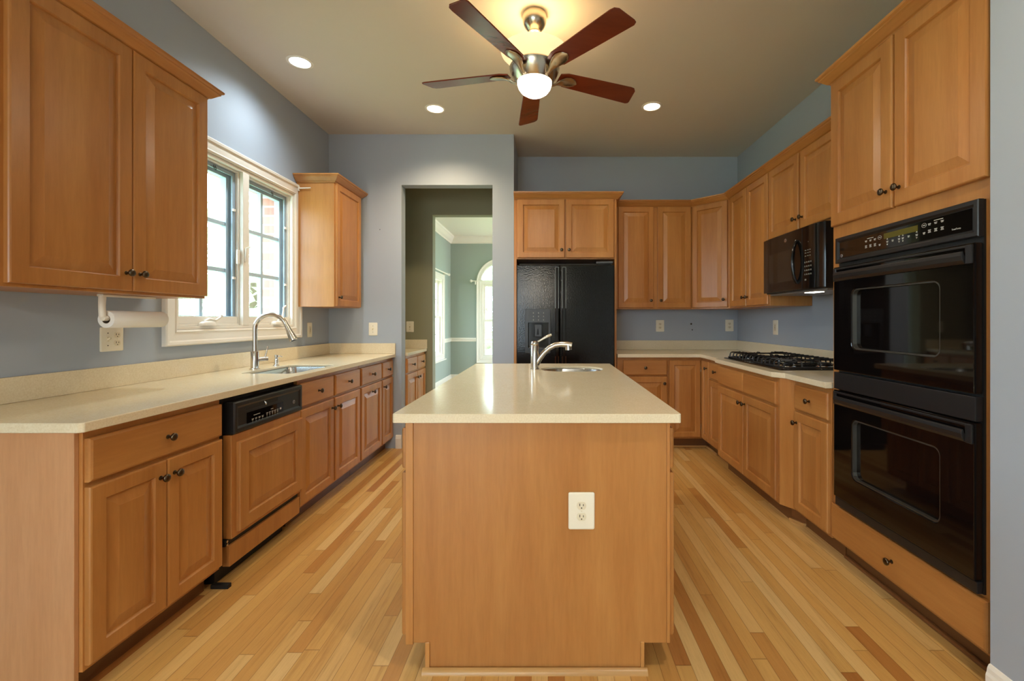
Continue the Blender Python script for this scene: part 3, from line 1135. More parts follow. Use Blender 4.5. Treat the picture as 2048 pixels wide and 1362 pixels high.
# ------------------------------------------------------------------ wall plates (local: facing -Y)
def plate(name, label, loc, rz, kind, w=0.072, h=0.117, group='ivory wall plates', cat='outlet'):
    t = thing(name, label, cat, loc, rz, group)
    m = MB()
    m.loft([[(x, y, z) for x, z in rrect(-w / 2 + i, w / 2 - i, -h / 2 + i, h / 2 - i, 0.006, 3)] for i, y in ((0, -0.0004), (0, -0.003), (0.003, -0.0055), (0.006, -0.006))])
    m.build('cover_plate', 'plate', t, smooth=30)

    def duplex(cx):
        for s in (-1, 1):
            m = MB()
            o = [(cx + 0.0165 * math.cos(a) * 1.0, max(-0.0135, min(0.0135, 0.0165 * math.sin(a))) + s * 0.0195) for a in [k * 2 * PI / 24 for k in range(24)]]
            m.loft([[(x, -0.0055, z) for x, z in o], [(x, -0.0078, z) for x, z in o]])
            d = m.build('socket', 'device', t)
            m = MB()
            m.box(cx - 0.0075, cx - 0.0050, -0.0084, -0.0078, s * 0.0195 - 0.001, s * 0.0195 + 0.008)
            m.box(cx + 0.0050, cx + 0.0075, -0.0084, -0.0078, s * 0.0195 - 0.001, s * 0.0195 + 0.006)
            m.lathe([(0.0024, 0.0078), (0.0024, 0.0084), (0.0, 0.0084)], (cx, 0, s * 0.0195 - 0.0075), '-y', 10)
            m.build('slot', 'slot', d)
        MB().lathe([(0.0028, 0.0058), (0.0028, 0.0066), (0, 0.007)], (cx, 0, 0), '-y', 10).build('screw', 'device', t)

    def toggle(cx, tall=False):
        m = MB()
        m.box(cx - 0.0055, cx + 0.0055, -0.0075, -0.0055, -0.012, 0.012)
        b = m.build('switch_surround', 'device', t)
        m = MB(Matrix.Translation((cx, -0.0075, 0)) @ Matrix.Rotation(R(-25), 4, 'X'))
        m.box(-0.0035, 0.0035, -0.014, 0.001, -0.0045, 0.0045)
        m.build('toggle', 'device', b, 0.001)
        for z in (-0.030, 0.030):
            MB().lathe([(0.0028, 0.0058), (0.0028, 0.0066), (0, 0.007)], (cx, 0, z), '-y', 10).build('screw', 'slot', t)

    def rocker(cx):
        m = MB()
        m.box(cx - 0.0165, cx + 0.0165, -0.0075, -0.0055, -0.0335, 0.0335)
        m.build('insert', 'device', t, 0.001)
        m = MB()
        for z in (-0.014, 0.014):
            m.box(cx - 0.006, cx - 0.0035, -0.0080, -0.0075, z - 0.003, z + 0.004)
            m.box(cx + 0.0035, cx + 0.006, -0.0080, -0.0075, z - 0.003, z + 0.004)
        m.box(cx - 0.005, cx + 0.005, -0.0085, -0.0075, -0.003, 0.003)
        m.build('slot', 'slot', t)
    if kind == 'combo':
        toggle(-w * 0.2)
        duplex(w * 0.2)
    elif kind == 'duplex':
        duplex(0)
    elif kind == 'toggle':
        toggle(0)
    else:
        rocker(0)
    return t


plate('switch_and_outlet', 'wide ivory plate with a switch and two sockets below the paper towel roll', (XL, 2.185, 1.147), 90, 'combo', 0.116, 0.117)
plate('outlet', 'ivory outlet plate between the sink window and the far corner', (XL, 4.0, 1.152), 90, 'rocker', 0.074, 0.130)
plate('light_switch', 'ivory toggle switch left of the doorway', (-1.69, YF, 1.152), 0, 'toggle', 0.084, 0.125, cat='switch')
plate('outlet', 'ivory duplex outlet on the back wall nearer the refrigerator', (1.232, YB, 1.176), 0, 'duplex', 0.09, 0.128)
plate('outlet', 'ivory duplex outlet on the back wall nearer the right corner', (1.995, YB, 1.180), 0, 'duplex', 0.09, 0.128)
plate('outlet', 'ivory plate on the right wall under the microwave, above the cooktop backsplash', (XR, 4.12, 1.172), -90, 'rocker', 0.086, 0.135)
plate('light_switch', 'ivory toggle switch in the dim pantry above its counter', (-1.585, YP, 1.162), 0, 'toggle', 0.086, 0.125, cat='switch')
plate('outlet', 'large ivory duplex outlet on the front panel of the island', (0.118, 1.5875, 0.568), 0, 'duplex', 0.092, 0.130)

m = MB()
for (z, s) in ((1.197, 0.010), (1.132, 0.007)):
    m.lathe([(s, 0.0005), (s * 0.9, 0.003), (s * 0.4, 0.004), (0, 0.003)], (1.575 + (0.012 if z < 1.15 else 0), YB, z), '-y', 9)
tag(m.build('wall_anchor', 'slot'), 'two small brown screw marks on the back wall between the outlets', 'wall marks')
m = MB()
m.lathe([(0.004, 0.0004), (0.003, 0.004), (0, 0.005)], (-1.625, YF, 2.115), '-y', 9)
tag(m.build('nail', 'slot'), 'tiny nail in the wall left of the doorway', 'nail')

# curtain rod stub at the window casing
t = thing('curtain_bracket', 'small white curtain rod bracket at the upper right of the sink window casing', 'bracket', (XL + 0.029, 3.775, 2.345))
MB().tube([(-0.001, 0, 0), (0.05, 0, 0.002), (0.10, 0.0, 0.003)], [0.007, 0.005, 0.004], 8).build('arm', 'white', t, smooth=50)
MB().box(-0.0008, 0.004, -0.01, 0.01, -0.02, 0.02).build('mount', 'white', t)

# ================================================================== BACK RUN + FRIDGE
FY = 4.33
t = thing('refrigerator_cabinet', 'maple cabinet with two short doors over the black refrigerator, tall side panels', 'cabinet', (XS + 0.003, FY, 0), 0, GW)
fw = 0.66 - (XS + 0.003)
MB().box(0.025, fw - 0.02, 0, YB - FY - 0.003, 1.825, 2.405).build('body', 'maple', t, 0.001)
MB().box(0, 0.0245, 0.0, YB - FY - 0.003, 0, 2.405).build('side_panel', 'maple', t, 0.001)
MB().box(fw - 0.0195, fw, 0.0, YB - FY - 0.003, 0, 2.405).build('side_panel', 'maple', t, 0.001)
door(t, 0.035, fw / 2 - 0.006, 1.836, 2.398, ('R', 'B'))
door(t, fw / 2 + 0.006, fw - 0.028, 1.836, 2.398, ('L', 'B'))
MB().sweep([(0.0, 0), (fw, 0), (fw, 0.22)], CROWN, f=lift(2.399)).build('crown', 'maple_x', t)


def fridge():
    x0, x1, y0 = -0.292, 0.628, 4.262
    t = thing('refrigerator', 'black side by side refrigerator with textured doors and ice dispenser', 'refrigerator', (x0, y0, 0))
    w = x1 - x0
    MB().box(0.006, w - 0.006, 0.075, 0.68, 0.02, 1.745).build('body', 'blackmatte', t, 0.004)
    MB().box(0.02, w - 0.02, 0.04, 0.0745, 0.0, 0.055).build('grille', 'blackmatte', t)
    sp = 0.402
    dx0, dx1, dz0, dz1 = 0.075, 0.315, 0.925, 1.345
    # freezer door with recess for the dispenser
    m = MB()
    m.slab(rect(0.0, sp - 0.003, 0.06, 1.762), [rect(dx0 + 0.03, dx1 - 0.018, 0.975, 1.215)], lambda u, v, q: (u, q, v), 0.0, 0.07)
    fd = m.build('freezer_door', 'fridge', t, 0.006)
    m = MB()
    m.slab(rrect(dx0, dx1, dz0, dz1, 0.012, 3), [rect(dx0 + 0.03, dx1 - 0.018, 0.975, 1.215)], lambda u, v, q: (u, q, v), -0.012, -0.0005)
    dp = m.build('dispenser_panel', 'blacksatin', fd, 0.004)
    m = MB()
    m.box(dx0 + 0.03, dx1 - 0.018, 0.055, 0.069, 0.975, 1.215)
    m.build('recess', 'black', fd)
    m = MB()
    m.box(dx0 + 0.09, dx1 - 0.08, 0.015, 0.05, 1.08, 1.20)
    m.tube([(dx0 + 0.12, 0.03, 1.19), (dx0 + 0.12, 0.02, 1.10)], 0.012, 10)
    m.build('paddle', 'blacksatin', fd, 0.004)
    m = MB()
    for k in range(3):
        for z in (1.235, 1.268, 1.300):
            m.box(dx0 + 0.075 + k * 0.048, dx0 + 0.083 + k * 0.048, -0.0128, -0.0121, z, z + 0.012)
    m.build('button_legend', 'dimlegend', dp)
    MB().box(sp + 0.003, w, 0.0, 0.07, 0.06, 1.762).build('refrigerator_door', 'fridge', t, 0.006)
    for hx in (sp - 0.042, sp + 0.024):
        m = MB()
        m.box(hx, hx + 0.034, -0.046, -0.030, 0.25, 1.735)
        m.box(hx + 0.004, hx + 0.030, -0.0295, -0.0005, 1.68, 1.73)
        m.box(hx + 0.004, hx + 0.030, -0.0295, -0.0005, 0.26, 0.31)
        h = m.build('handle', 'black', t, 0.005)
        m = MB()
        for za, zb in ((1.35, 1.736), (0.25, 0.90)):
            for xx in (hx - 0.0006, hx + 0.0316):
                m.box(xx, xx + 0.003, -0.0475, -0.0435, za, zb)
        m.box(hx - 0.0006, hx + 0.0346, -0.0475, -0.0435, 1.7335, 1.7365)
        m.build('chrome_trim', 'chrome', h)
    m = MB()
    m.box(0.02, w - 0.02, 0.03, 0.2, 1.7505, 1.775)
    m.build('top_trim', 'blackmatte', t, 0.003)
    m = MB()
    m.prism([(w - 0.17, 0.03), (w - 0.01, 0.005), (w - 0.01, 0.12), (w - 0.10, 0.12)], 1.7755, 1.80)
    m.build('hinge_cover', 'blacksatin', t, 0.004)


fridge()

UBF = 4.62       # back wall units' face frames
UD = YB - UBF - 0.003
bx0, bx1 = 0.663, 1.475
t = wall_unit('maple wall cabinet with two tall doors between the refrigerator and the corner', (bx0, UBF, UZ0), 0, bx1 - bx0, UD, UZ1 - UZ0)
door(t, 0.055, 0.418, 0.012, UZ1 - UZ0 - 0.006, ('R', 'B'))
door(t, 0.458, 0.800, 0.012, UZ1 - UZ0 - 0.006, ('L', 'B'))
MB().sweep([(0.005, 0), (bx1 - bx0 - 0.001, 0)], CROWN, f=lift(UZ1 - UZ0 - 0.008)).build('crown', 'maple_x', t)

# diagonal corner unit
URF = 1.75
cy = 4.34
t = thing('corner_wall_cabinet', 'diagonal maple wall cabinet in the back right corner with a single door', 'cabinet', (bx1 + 0.0005, cy, UZ0), 0, GW)
T = Matrix.Translation((-bx1 - 0.0005, -cy, 0))
MB(T).prism([(bx1 + 0.001, UBF), (URF, cy + 0.001), (XR - 0.002, cy + 0.001), (XR - 0.002, YB - 0.002), (bx1 + 0.001, YB - 0.002)], 0, UZ1 - UZ0).build('body', 'maple', t, 0.001)
dl = math.hypot(URF - bx1, UBF - cy)
ang = math.atan2(cy - UBF, URF - bx1)
TD = Matrix.Translation((0, UBF - cy, 0)) @ Matrix.Rotation(ang, 4, 'Z')
door(t, 0.014, dl - 0.014, 0.012, UZ1 - UZ0 - 0.006, ('R', 'B'), T=TD)
MB(T).sweep([(bx1 + 0.0, UBF), (URF, cy)], CROWN, f=lift(UZ1 - UZ0 - 0.008)).build('crown', 'maple_x', t)

RD = XR - URF - 0.003
ty0, ty1 = 4.339, 3.545
t = wall_unit('maple wall cabinet with two tall narrow doors between the corner and the microwave', (URF, ty0, UZ0), -90, ty0 - ty1, RD, UZ1 - UZ0)
tw = ty0 - ty1
door(t, 0.055, tw / 2 - 0.003, 0.012, UZ1 - UZ0 - 0.006, ('R', 'B'))
door(t, tw / 2 + 0.012, tw - 0.008, 0.012, UZ1 - UZ0 - 0.006, ('L', 'B'))
MB().sweep([(0, 0), (tw, 0)], CROWN, f=lift(UZ1 - UZ0 - 0.008)).build('crown', 'maple_x', t)
my0, my1 = 3.5445, 2.665
mz = 1.858
t = wall_unit('maple wall cabinet with two short doors over the microwave', (URF, my0, mz), -90, my0 - my1, RD, UZ1 - mz)
mw = my0 - my1
door(t, 0.008, mw / 2 - 0.012, 0.010, UZ1 - mz - 0.006, ('R', 'B'))
door(t, mw / 2 + 0.012, mw - 0.008, 0.010, UZ1 - mz - 0.006, ('L', 'B'))
MB().sweep([(0, 0), (mw, 0)], CROWN, f=lift(UZ1 - mz - 0.008)).build('crown', 'maple_x', t)


def microwave():
    y0, y1, xf = 3.49, 2.745, 1.665
    t = thing('microwave', 'black over the range microwave with curved handle and keypad', 'microwave', (xf, y0, 1.425), -90)
    w, h = y0 - y1, 0.425
    d = XR - xf - 0.004
    MB().box(0.004, w - 0.004, 0.028, d, 0.012, h - 0.001).build('body', 'blacksatin', t, 0.004)
    # gently curved face
    n = 14

    def yy(x):
        u = x / w
        return 0.0 + 0.030 * max(0, (u - 0.86) / 0.14) ** 2 + 0.008 * max(0, (0.12 - u) / 0.12) ** 2
    xs = [w * k / n for k in range(n + 1)]
    m = MB()
    m.loft([[(x, yy(x), 0.018), (x, yy(x), h - 0.004), (x, 0.0275 + (0.006 if x == w else 0), h - 0.004), (x, 0.0275 + (0.006 if x == w else 0), 0.018)] for x in xs])
    f = m.build('door', 'black', t, 0.002, smooth=30)
    MB().slab(rect(0.09, 0.455, 0.085, 0.300), [], lambda u, v, q: (u, q, v), -0.0012, -0.0002).build('window', 'reflection_tint', f)
    m = MB().tube([(0.482 + 0.004 * math.sin(PI * k / 14), -0.002 - 0.032 * math.sin(PI * k / 14) ** 0.6, 0.060 + 0.285 * k / 14) for k in range(15)], 0.011, 12)
    m.build('handle', 'black', f, smooth=60)
    m = MB()
    m.box(0.54, 0.545, -0.0015, -0.0003, 0.02, h - 0.012)
    m.build('door_gap', 'blackmatte', f)
    m = MB()
    for r in range(4):
        for c in range(4):
            m.box(0.570 + c * 0.022, 0.580 + c * 0.022, -0.0012, -0.0002, 0.105 + r * 0.026, 0.114 + r * 0.026)
    for z in (0.225, 0.245, 0.262):
        m.box(0.575, 0.590, -0.0012, -0.0002, z, z + 0.005)
        m.box(0.602, 0.616, -0.0012, -0.0002, z, z + 0.005)
        m.box(0.626, 0.636, -0.0012, -0.0002, z, z + 0.005)
    m.box(0.572, 0.59, -0.0012, -0.0002, 0.07, 0.08)
    m.box(0.61, 0.614, -0.0012, -0.0002, 0.315, 0.319)
    m.build('keypad', 'dimlegend', f)
    m = MB().lathe([(0.013, 0.0003), (0.013, 0.0016), (0.011, 0.002), (0, 0.002)], (0.335, 0, 0.372), '-y', 24)
    b = m.build('emblem', 'badge', f)
    text('monogram', 'GE', 0.013, b, FRONT(0.335, -0.0024, 0.367), 'blackmatte', align='CENTER')
    m = MB().box(0.02, w - 0.02, 0.05, d - 0.02, 0.0, 0.0118)
    u = m.build('underside_filter', 'grey', t, 0.002)
    m = MB().box(w * 0.60, w * 0.76, 0.07, 0.13, -0.003, -0.0003)
    m.build('lamp_lens', 'hoodlamp', u)


microwave()

# ================================================================== RIGHT BASE RUN
RF = 1.485       # face frames, right run
BF = 4.325       # face frames, back run
t = base_unit('maple base cabinet with drawer and door beside the refrigerator', (0.664, BF, 0), 0, 0.485, YB - BF - 0.003)
drawer(t, 0.055, 0.478, DZ0, DZ1)
door(t, 0.055, 0.478, RZ0, RZ1, ('R', 'T'))

# lazy susan corner
lx, ly = 1.1495, 4.115
t = thing('corner_base_cabinet', 'L shaped maple corner base cabinet with a folding pair of doors', 'cabinet', (lx, ly, 0), 0, GB)
T = Matrix.Translation((-lx, -ly, 0))
MB(T).prism([(lx, BF), (RF, BF), (RF, ly), (XR - 0.003, ly), (XR - 0.003, YB - 0.003), (lx, YB - 0.003)], 0.10, 0.8815).build('body', 'maple', t, 0.001)
MB(T).prism([(lx, BF + 0.07), (RF + 0.07, BF + 0.07), (RF + 0.07, ly), (RF + 0.085, ly), (RF + 0.085, BF + 0.085), (lx, BF + 0.085)], 0, 0.0995).build('toe_kick', 'toe_shade', t)
MB(T).prism([(lx, BF + 0.052), (RF + 0.052, BF + 0.052), (RF + 0.052, ly), (RF + 0.0695, ly), (RF + 0.0695, BF + 0.0695), (lx, BF + 0.0695)], 0, 0.018).build('shoe_moulding', 'shoe', t, 0.006)
door(t, 0.014, RF - 0.024 - lx, RZ0, DZ1, None, T=T @ Matrix.Translation((lx, BF, 0)), sw=0.045)
door(t, 0.024, BF - ly - 0.004, RZ0, DZ1, ('R', 'T'), T=T @ Matrix.Translation((RF, BF, 0)) @ Matrix.Rotation(R(-90), 4, 'Z'), sw=0.045)
m = MB(T)
for z in (0.22, 0.77):
    m.tube([(RF - 0.024, BF - 0.022, z - 0.02), (RF - 0.024, BF - 0.022, z + 0.02)], 0.004, 8)
m.build('hinge', 'nickel', t)

ny1 = 3.757
t = base_unit('narrow maple base cabinet with drawer and door between the corner and the cooktop cabinet', (RF, ly - 0.0005, 0), -90, ly - ny1, XR - RF - 0.003)
w = ly - ny1
drawer(t, 0.006, w - 0.004, DZ0, DZ1)
door(t, 0.006, w - 0.004, RZ0, RZ1, None)

# cooktop base, standing forward of its neighbours
KF = 1.435
ky0, ky1 = 3.7565, 2.785
t = base_unit('wide maple cabinet under the cooktop, standing forward, two doors below false drawers', (KF, ky0, 0), -90, ky0 - ky1, XR - KF - 0.003)
w = ky0 - ky1
drawer(t, 0.004, w / 2 - 0.003, DZ0, DZ1, False)
drawer(t, w / 2 + 0.003, w - 0.022, DZ0, DZ1, False)
door(t, 0.004, w / 2 - 0.003, RZ0, RZ1, ('R', 'T'))
door(t, w / 2 + 0.003, w - 0.022, RZ0, RZ1, ('L', 'T'))
# angled filler belongs to the drawer base next to it
gy0, gy1 = 2.70, 2.352
t = base_unit('maple base cabinet between cooktop and wall ovens, angled filler at its left', (RF, gy0, 0), -90, gy0 - gy1, XR - RF - 0.003)
w = gy0 - gy1
drawer(t, 0.016, w - 0.012, DZ0, DZ1)
door(t, 0.016, w - 0.012, RZ0, RZ1, ('L', 'T'))
MB().prism([(-0.0845, -0.05), (-0.001, 0.0), (-0.001, 0.10), (-0.0845, 0.10)], 0.10, 0.8815).build('filler', 'maple', t, 0.001)
MB().prism([(-0.084, 0.022), (-0.001, 0.065), (-0.001, 0.085), (-0.084, 0.085)], 0.0, 0.0995).build('filler_toe_kick', 'toe_shade', t)
MB().prism([(-0.084, 0.005), (-0.001, 0.048), (-0.001, 0.0645), (-0.084, 0.0215)], 0.0, 0.018).build('shoe_moulding', 'shoe', t)

ct = thing('countertop', 'L shaped beige quartz countertop carrying the gas cooktop, with its low backsplash', 'countertop', (0.665, BF, 0.882))
T = Matrix.Translation((-0.665, -BF, -0.882))
poly = [(0.664, 4.29), (1.449, 4.29), (1.449, 3.84), (1.40, 3.775), (1.40, 2.825), (1.449, 2.75), (1.449, 2.354), (XR - g, 2.354), (XR - g, YB - g), (0.664, YB - g)]
MB(T).prism(poly, 0.882, 0.914).build('slab', 'quartz', ct, 0.003)
MB(T).prism([(0.664, YB - 0.02), (XR - 0.02, YB - 0.02), (XR - 0.02, 2.354), (XR - g, 2.354), (XR - g, YB - g), (0.664, YB - g)], 0.9145, 1.016).build('backsplash', 'quartz', ct, 0.0015)


def cooktop():
    x0, x1, y0, y1 = 1.497, 2.03, 2.905, 3.84
    z = 0.9143
    t = thing('cooktop', 'black gas cooktop with five burners and cast iron grates set in the right countertop', 'cooktop', (x0, y0, z))
    w, l = x1 - x0, y1 - y0
    m = MB()
    m.loft([[(x, y, zz) for x, y in rrect(i, w - i, i, l - i, 0.015, 3)] for i, zz in ((0, 0), (0, 0.004), (0.004, 0.008), (0.02, 0.008), (0.028, 0.006))])
    m.build('glass_top', 'black', t, smooth=30)
    for (bx, by, r) in ((0.14, 0.16, 0.038), (0.39, 0.16, 0.045), (0.265, l / 2, 0.055), (0.14, l - 0.16, 0.038), (0.39, l - 0.16, 0.045)):
        m = MB().lathe([(r * 1.25, 0.0065), (r * 1.2, 0.012), (r * 1.0, 0.014), (r * 1.0, 0.026), (r * 0.9, 0.028), (0, 0.028)], (bx, by, 0), n=28)
        b = m.build('burner', 'chrome', t, smooth=40)
        MB().lathe([(r * 0.86, 0.0285), (r * 0.88, 0.033), (r * 0.7, 0.036), (0, 0.0365)], (bx, by, 0), n=28).build('burner_cap', 'iron', b, smooth=40)
    ly = [0.012, 0.312, l - 0.312, l - 0.012]
    for k in range(3):
        ya, yb = (0.014, 0.306) if k == 0 else (0.318, l - 0.318) if k == 1 else (l - 0.306, l - 0.014)
        xa, xb = 0.035, w - 0.02
        m = MB()
        m.slab(rect(xa, xb, ya, yb), [rect(xa + 0.012, xb - 0.012, ya + 0.012, yb - 0.012)], lambda u, v, q: (u, v, q), 0.0085, 0.020)
        gr = m.build('grate', 'iron', t, 0.002)
        zt = 0.054
        m = MB()
        n = 5
        for i in range(n):                      # fingers rising from the frame and reaching inward
            y = ya + 0.02 + (yb - ya - 0.04) * i / (n - 1)
            ln = 0.075 if i != 2 else 0.14
            m.tube([(xa + 0.006, y, 0.018), (xa + 0.012, y, zt - 0.008), (xa + 0.022, y, zt), (xa + ln, y, zt), (xa + ln + 0.02, y, zt + 0.003)], 0.0058, 4)
            m.tube([(xb - 0.006, y, 0.018), (xb - 0.012, y, zt - 0.008), (xb - 0.022, y, zt), (xb - ln, y, zt), (xb - ln - 0.02, y, zt + 0.003)], 0.0055, 4)
        for i in range(3):
            x = xa + 0.12 + (xb - xa - 0.24) * i / 2
            ln = 0.06 if i % 2 else 0.085
            m.tube([(x, ya + 0.006, 0.018), (x, ya + 0.010, zt - 0.008), (x, ya + 0.020, zt), (x, ya + ln, zt)], 0.0055, 4)
            m.tube([(x, yb - 0.006, 0.018), (x, yb - 0.010, zt - 0.008), (x, yb - 0.020, zt), (x, yb - ln, zt)], 0.0055, 4)
        m.tube([(xa + 0.03, (ya + yb) / 2, zt), (xb - 0.03, (ya + yb) / 2, zt)], 0.0055, 4)
        m.build('finger', 'iron', gr)['kind'] = 'stuff'


cooktop()


# ================================================================== OVEN TOWER
def oven_tower():
    xf, y0, y1 = 1.49, 2.349, 1.50
    w = y0 - y1
    t = thing('oven_cabinet', 'tall maple oven cabinet at the right with two upper doors and a bottom drawer', 'cabinet', (xf, y0, 0), -90)
    d = XR - xf - 0.003
    oa, ob = 0.072, w - 0.043
    m = MB()
    m.slab([(0, 0.105), (w, 0.105), (w, 2.47), (0, 2.47)], [rect(oa, ob, 0.325, 1.635)], lambda u, v, q: (u, q, v), 0.0, 0.02)
    m.build('face_frame', 'maple', t, 0.001)
    m = MB()
    m.box(0, 0.018, 0.0205, d, 0.105, 2.47)
    m.box(0, 0.018, 0.0865, d, 0.0, 0.1045)
    m.build('side_panel', 'maple', t)
    m = MB()
    m.box(w - 0.018, w, 0.0205, d, 0.105, 2.47)
    m.box(w - 0.018, w, 0.0865, d, 0.0, 0.1045)
    m.build('side_panel', 'maple', t)
    m = MB()
    m.box(0.0185, w - 0.0185, 0.0205, d, 1.70, 2.469)
    m.build('upper_body', 'maple', t)
    m = MB()
    m.box(0.0, w, 0.07, 0.086, 0, 0.1045)
    m.build('toe_kick', 'toe_shade', t)
    MB().box(0.0, w, 0.052, 0.0695, 0, 0.018).build('shoe_moulding', 'toe_shade', t, 0.006)
    door(t, 0.006, w / 2 - 0.004, 1.722, 2.462, ('R', 'B'), sw=0.06)
    door(t, w / 2 + 0.010, w - 0.008, 1.722, 2.462, ('L', 'B'), sw=0.06)
    drawer(t, 0.008, w - 0.010, 0.120, 0.292)
    MB().sweep([(0, d), (0, 0), (w, 0)], CROWN, f=lift(2.463)).build('crown', 'maple_x', t)

    # the double oven
    o = thing('double_oven', 'black double wall oven with control panel, two glass doors', 'oven', (xf, y0, 0.30), -90)
    a, b = 0.058, w - 0.029
    z = lambda v: v - 0.30
    MB().box(oa + 0.004, ob - 0.004, 0.001, d - 0.06, z(0.33), z(1.63)).build('body', 'blackmatte', o)
    MB().box(a, b, -0.008, -0.0005, z(0.305), z(1.652)).build('trim_frame', 'blackmatte', o)
    # control panel
    m = MB()

    def rr(i, y, z0, z1):
        return [(a + i, y, z0 + i), (b - i, y, z0 + i), (b - i, y, z1 - i), (a + i, y, z1 - i)]
    z0, z1 = z(1.525), z(1.653)
    m.loft([rr(0, -0.0085, z0, z1), rr(0, -0.026, z0, z1), rr(0.003, -0.029, z0, z1), rr(0.016, -0.029, z0, z1), rr(0.024, -0.021, z0, z1)])
    p = m.build('control_panel', 'blacksatin', o, smooth=25)
    py = -0.0212
    MB().box(a + 0.028, b - 0.028, py - 0.001, py, z0 + 0.026, z1 - 0.026).build('touch_panel', 'blackglass', p)
    py -= 0.0012
    cz = (z0 + z1) / 2
    MB().box(a + 0.325, a + 0.505, py - 0.0006, py, cz + 0.004, cz + 0.028).build('display', 'lcd', p)
    m = MB()

    def mark(x, zz, ww=0.010, n=2):
        for k in range(n):
            m.box(x - ww / 2 * (1 - 0.25 * (k % 2)), x + ww / 2 * (1 - 0.25 * (k % 2)), py - 0.0006, py, zz - k * 0.0045, zz - k * 0.0045 + 0.0026)
    for bx in (0.215, 0.560):
        for c in range(3):
            x = a + bx + c * 0.028
            mark(x, cz + 0.014 if bx < 0.3 else cz + 0.020, 0.013)
            mark(x, cz - 0.008 if bx < 0.3 else cz - 0.004, 0.013, 3)
    for x, zz in ((0.345, 0), (0.375, 0), (0.41, 0), (0.43, 0), (0.46, 0.002), (0.50, 0), (0.535, 0.0), (0.30, -0.006)):
        mark(a + x, cz - 0.010 + zz, 0.011, 2)
        if x in (0.345, 0.41, 0.43, 0.50):
            for s in (1, -1):
                q = cz - 0.010 + s * 0.0095
                m.loft([[(a + x - 0.004, py, q), (a + x + 0.004, py, q), (a + x, py, q + s * 0.006)],
                        [(a + x - 0.004, py - 0.0006, q), (a + x + 0.004, py - 0.0006, q), (a + x, py - 0.0006, q + s * 0.006)]])
    for x, zz in ((0.30, 0.016), (0.535, 0.020)):
        for k in range(16):
            t0, t1 = 2 * PI * k / 16, 2 * PI * (k + 1) / 16
            m.tube([(a + x + 0.011 * math.cos(t0), py - 0.0003, cz + zz + 0.008 * math.sin(t0)), (a + x + 0.011 * math.cos(t1), py - 0.0003, cz + zz + 0.008 * math.sin(t1))], 0.0006, 4)
        m.box(a + x - 0.006, a + x + 0.006, py - 0.0006, py, cz + zz - 0.0015, cz + zz + 0.0015)
    m.box(a + 0.222, a + 0.262, py - 0.0006, py, cz + 0.023, cz + 0.0255)
    m.box(a + 0.580, a + 0.620, py - 0.0006, py, cz + 0.028, cz + 0.0305)
    m.build('button_legend', 'legend', p)
    text('lettering', 'TrueTemp', 0.0085, p, FRONT(a + 0.655, py - 0.0005, cz - 0.024), 'legend', 0.0003)
    m = MB().lathe([(0.0085, 0.0), (0.0085, 0.0012), (0.007, 0.0016), (0, 0.0016)], (a + 0.042, py, cz - 0.028), '-y', 20)
    e = m.build('emblem', 'badge', p)
    text('monogram', 'GE', 0.009, e, FRONT(a + 0.042, py - 0.0020, cz - 0.0315), 'blackmatte', align='CENTER')
    # doors
    for (dz0, dz1, wz0, wz1) in ((z(0.988), z(1.505), z(1.10), z(1.388)), (z(0.352), z(0.888), z(0.478), z(0.765))):
        m = MB()
        m.slab(rect(a + 0.004, b - 0.004, dz0, dz1), [rrect(a + 0.137, b - 0.139, wz0, wz1, 0.032, 6)], lambda u, v, q: (u, q, v), -0.038, -0.0085)
        dr = m.build('door', 'blackglass', o, 0.003)
        m = MB()
        m.slab(rrect(a + 0.1375, b - 0.1395, wz0 + 0.0005, wz1 - 0.0005, 0.0315, 6), [rrect(a + 0.143, b - 0.145, wz0 + 0.006, wz1 - 0.006, 0.028, 6)], lambda u, v, q: (u, q, v), -0.034, -0.009)
        m.build('window_trim', 'darkgrey', dr)
        MB().box(a + 0.137, b - 0.139, -0.016, -0.012, wz0, wz1).build('window', 'blackglass', dr)
        # full width handle
        hz = dz1 - 0.006
        m = MB()
        prof = [(-0.0385, hz - 0.066), (-0.046, hz - 0.064), (-0.056, hz - 0.052), (-0.060, hz - 0.036), (-0.058, hz - 0.022), (-0.050, hz - 0.020), (-0.047, hz - 0.032), (-0.044, hz - 0.040), (-0.0385, hz - 0.040)]
        m.loft([[(x, y, zz) for y, zz in prof] for x in (a + 0.03, a + 0.06, (a + b) / 2, b - 0.06, b - 0.03)])
        m.box(a + 0.008, a + 0.0295, -0.044, -0.0385, hz - 0.066, hz)
        m.box(b - 0.0295, b - 0.004, -0.048, -0.0385, hz - 0.066, hz)
        m.box(a + 0.03, b - 0.03, -0.045, -0.0385, hz - 0.010, hz)
        m.build('handle', 'blacksatin', dr, 0.003)
    MB().box(a + 0.002, b - 0.002, -0.036, -0.0085, z(0.893), z(0.978)).build('center_trim', 'blacksatin', o, 0.003)
    MB().box(a + 0.002, b - 0.002, -0.030, -0.0085, z(0.306), z(0.347)).build('bottom_trim', 'blacksatin', o, 0.003)


oven_tower()


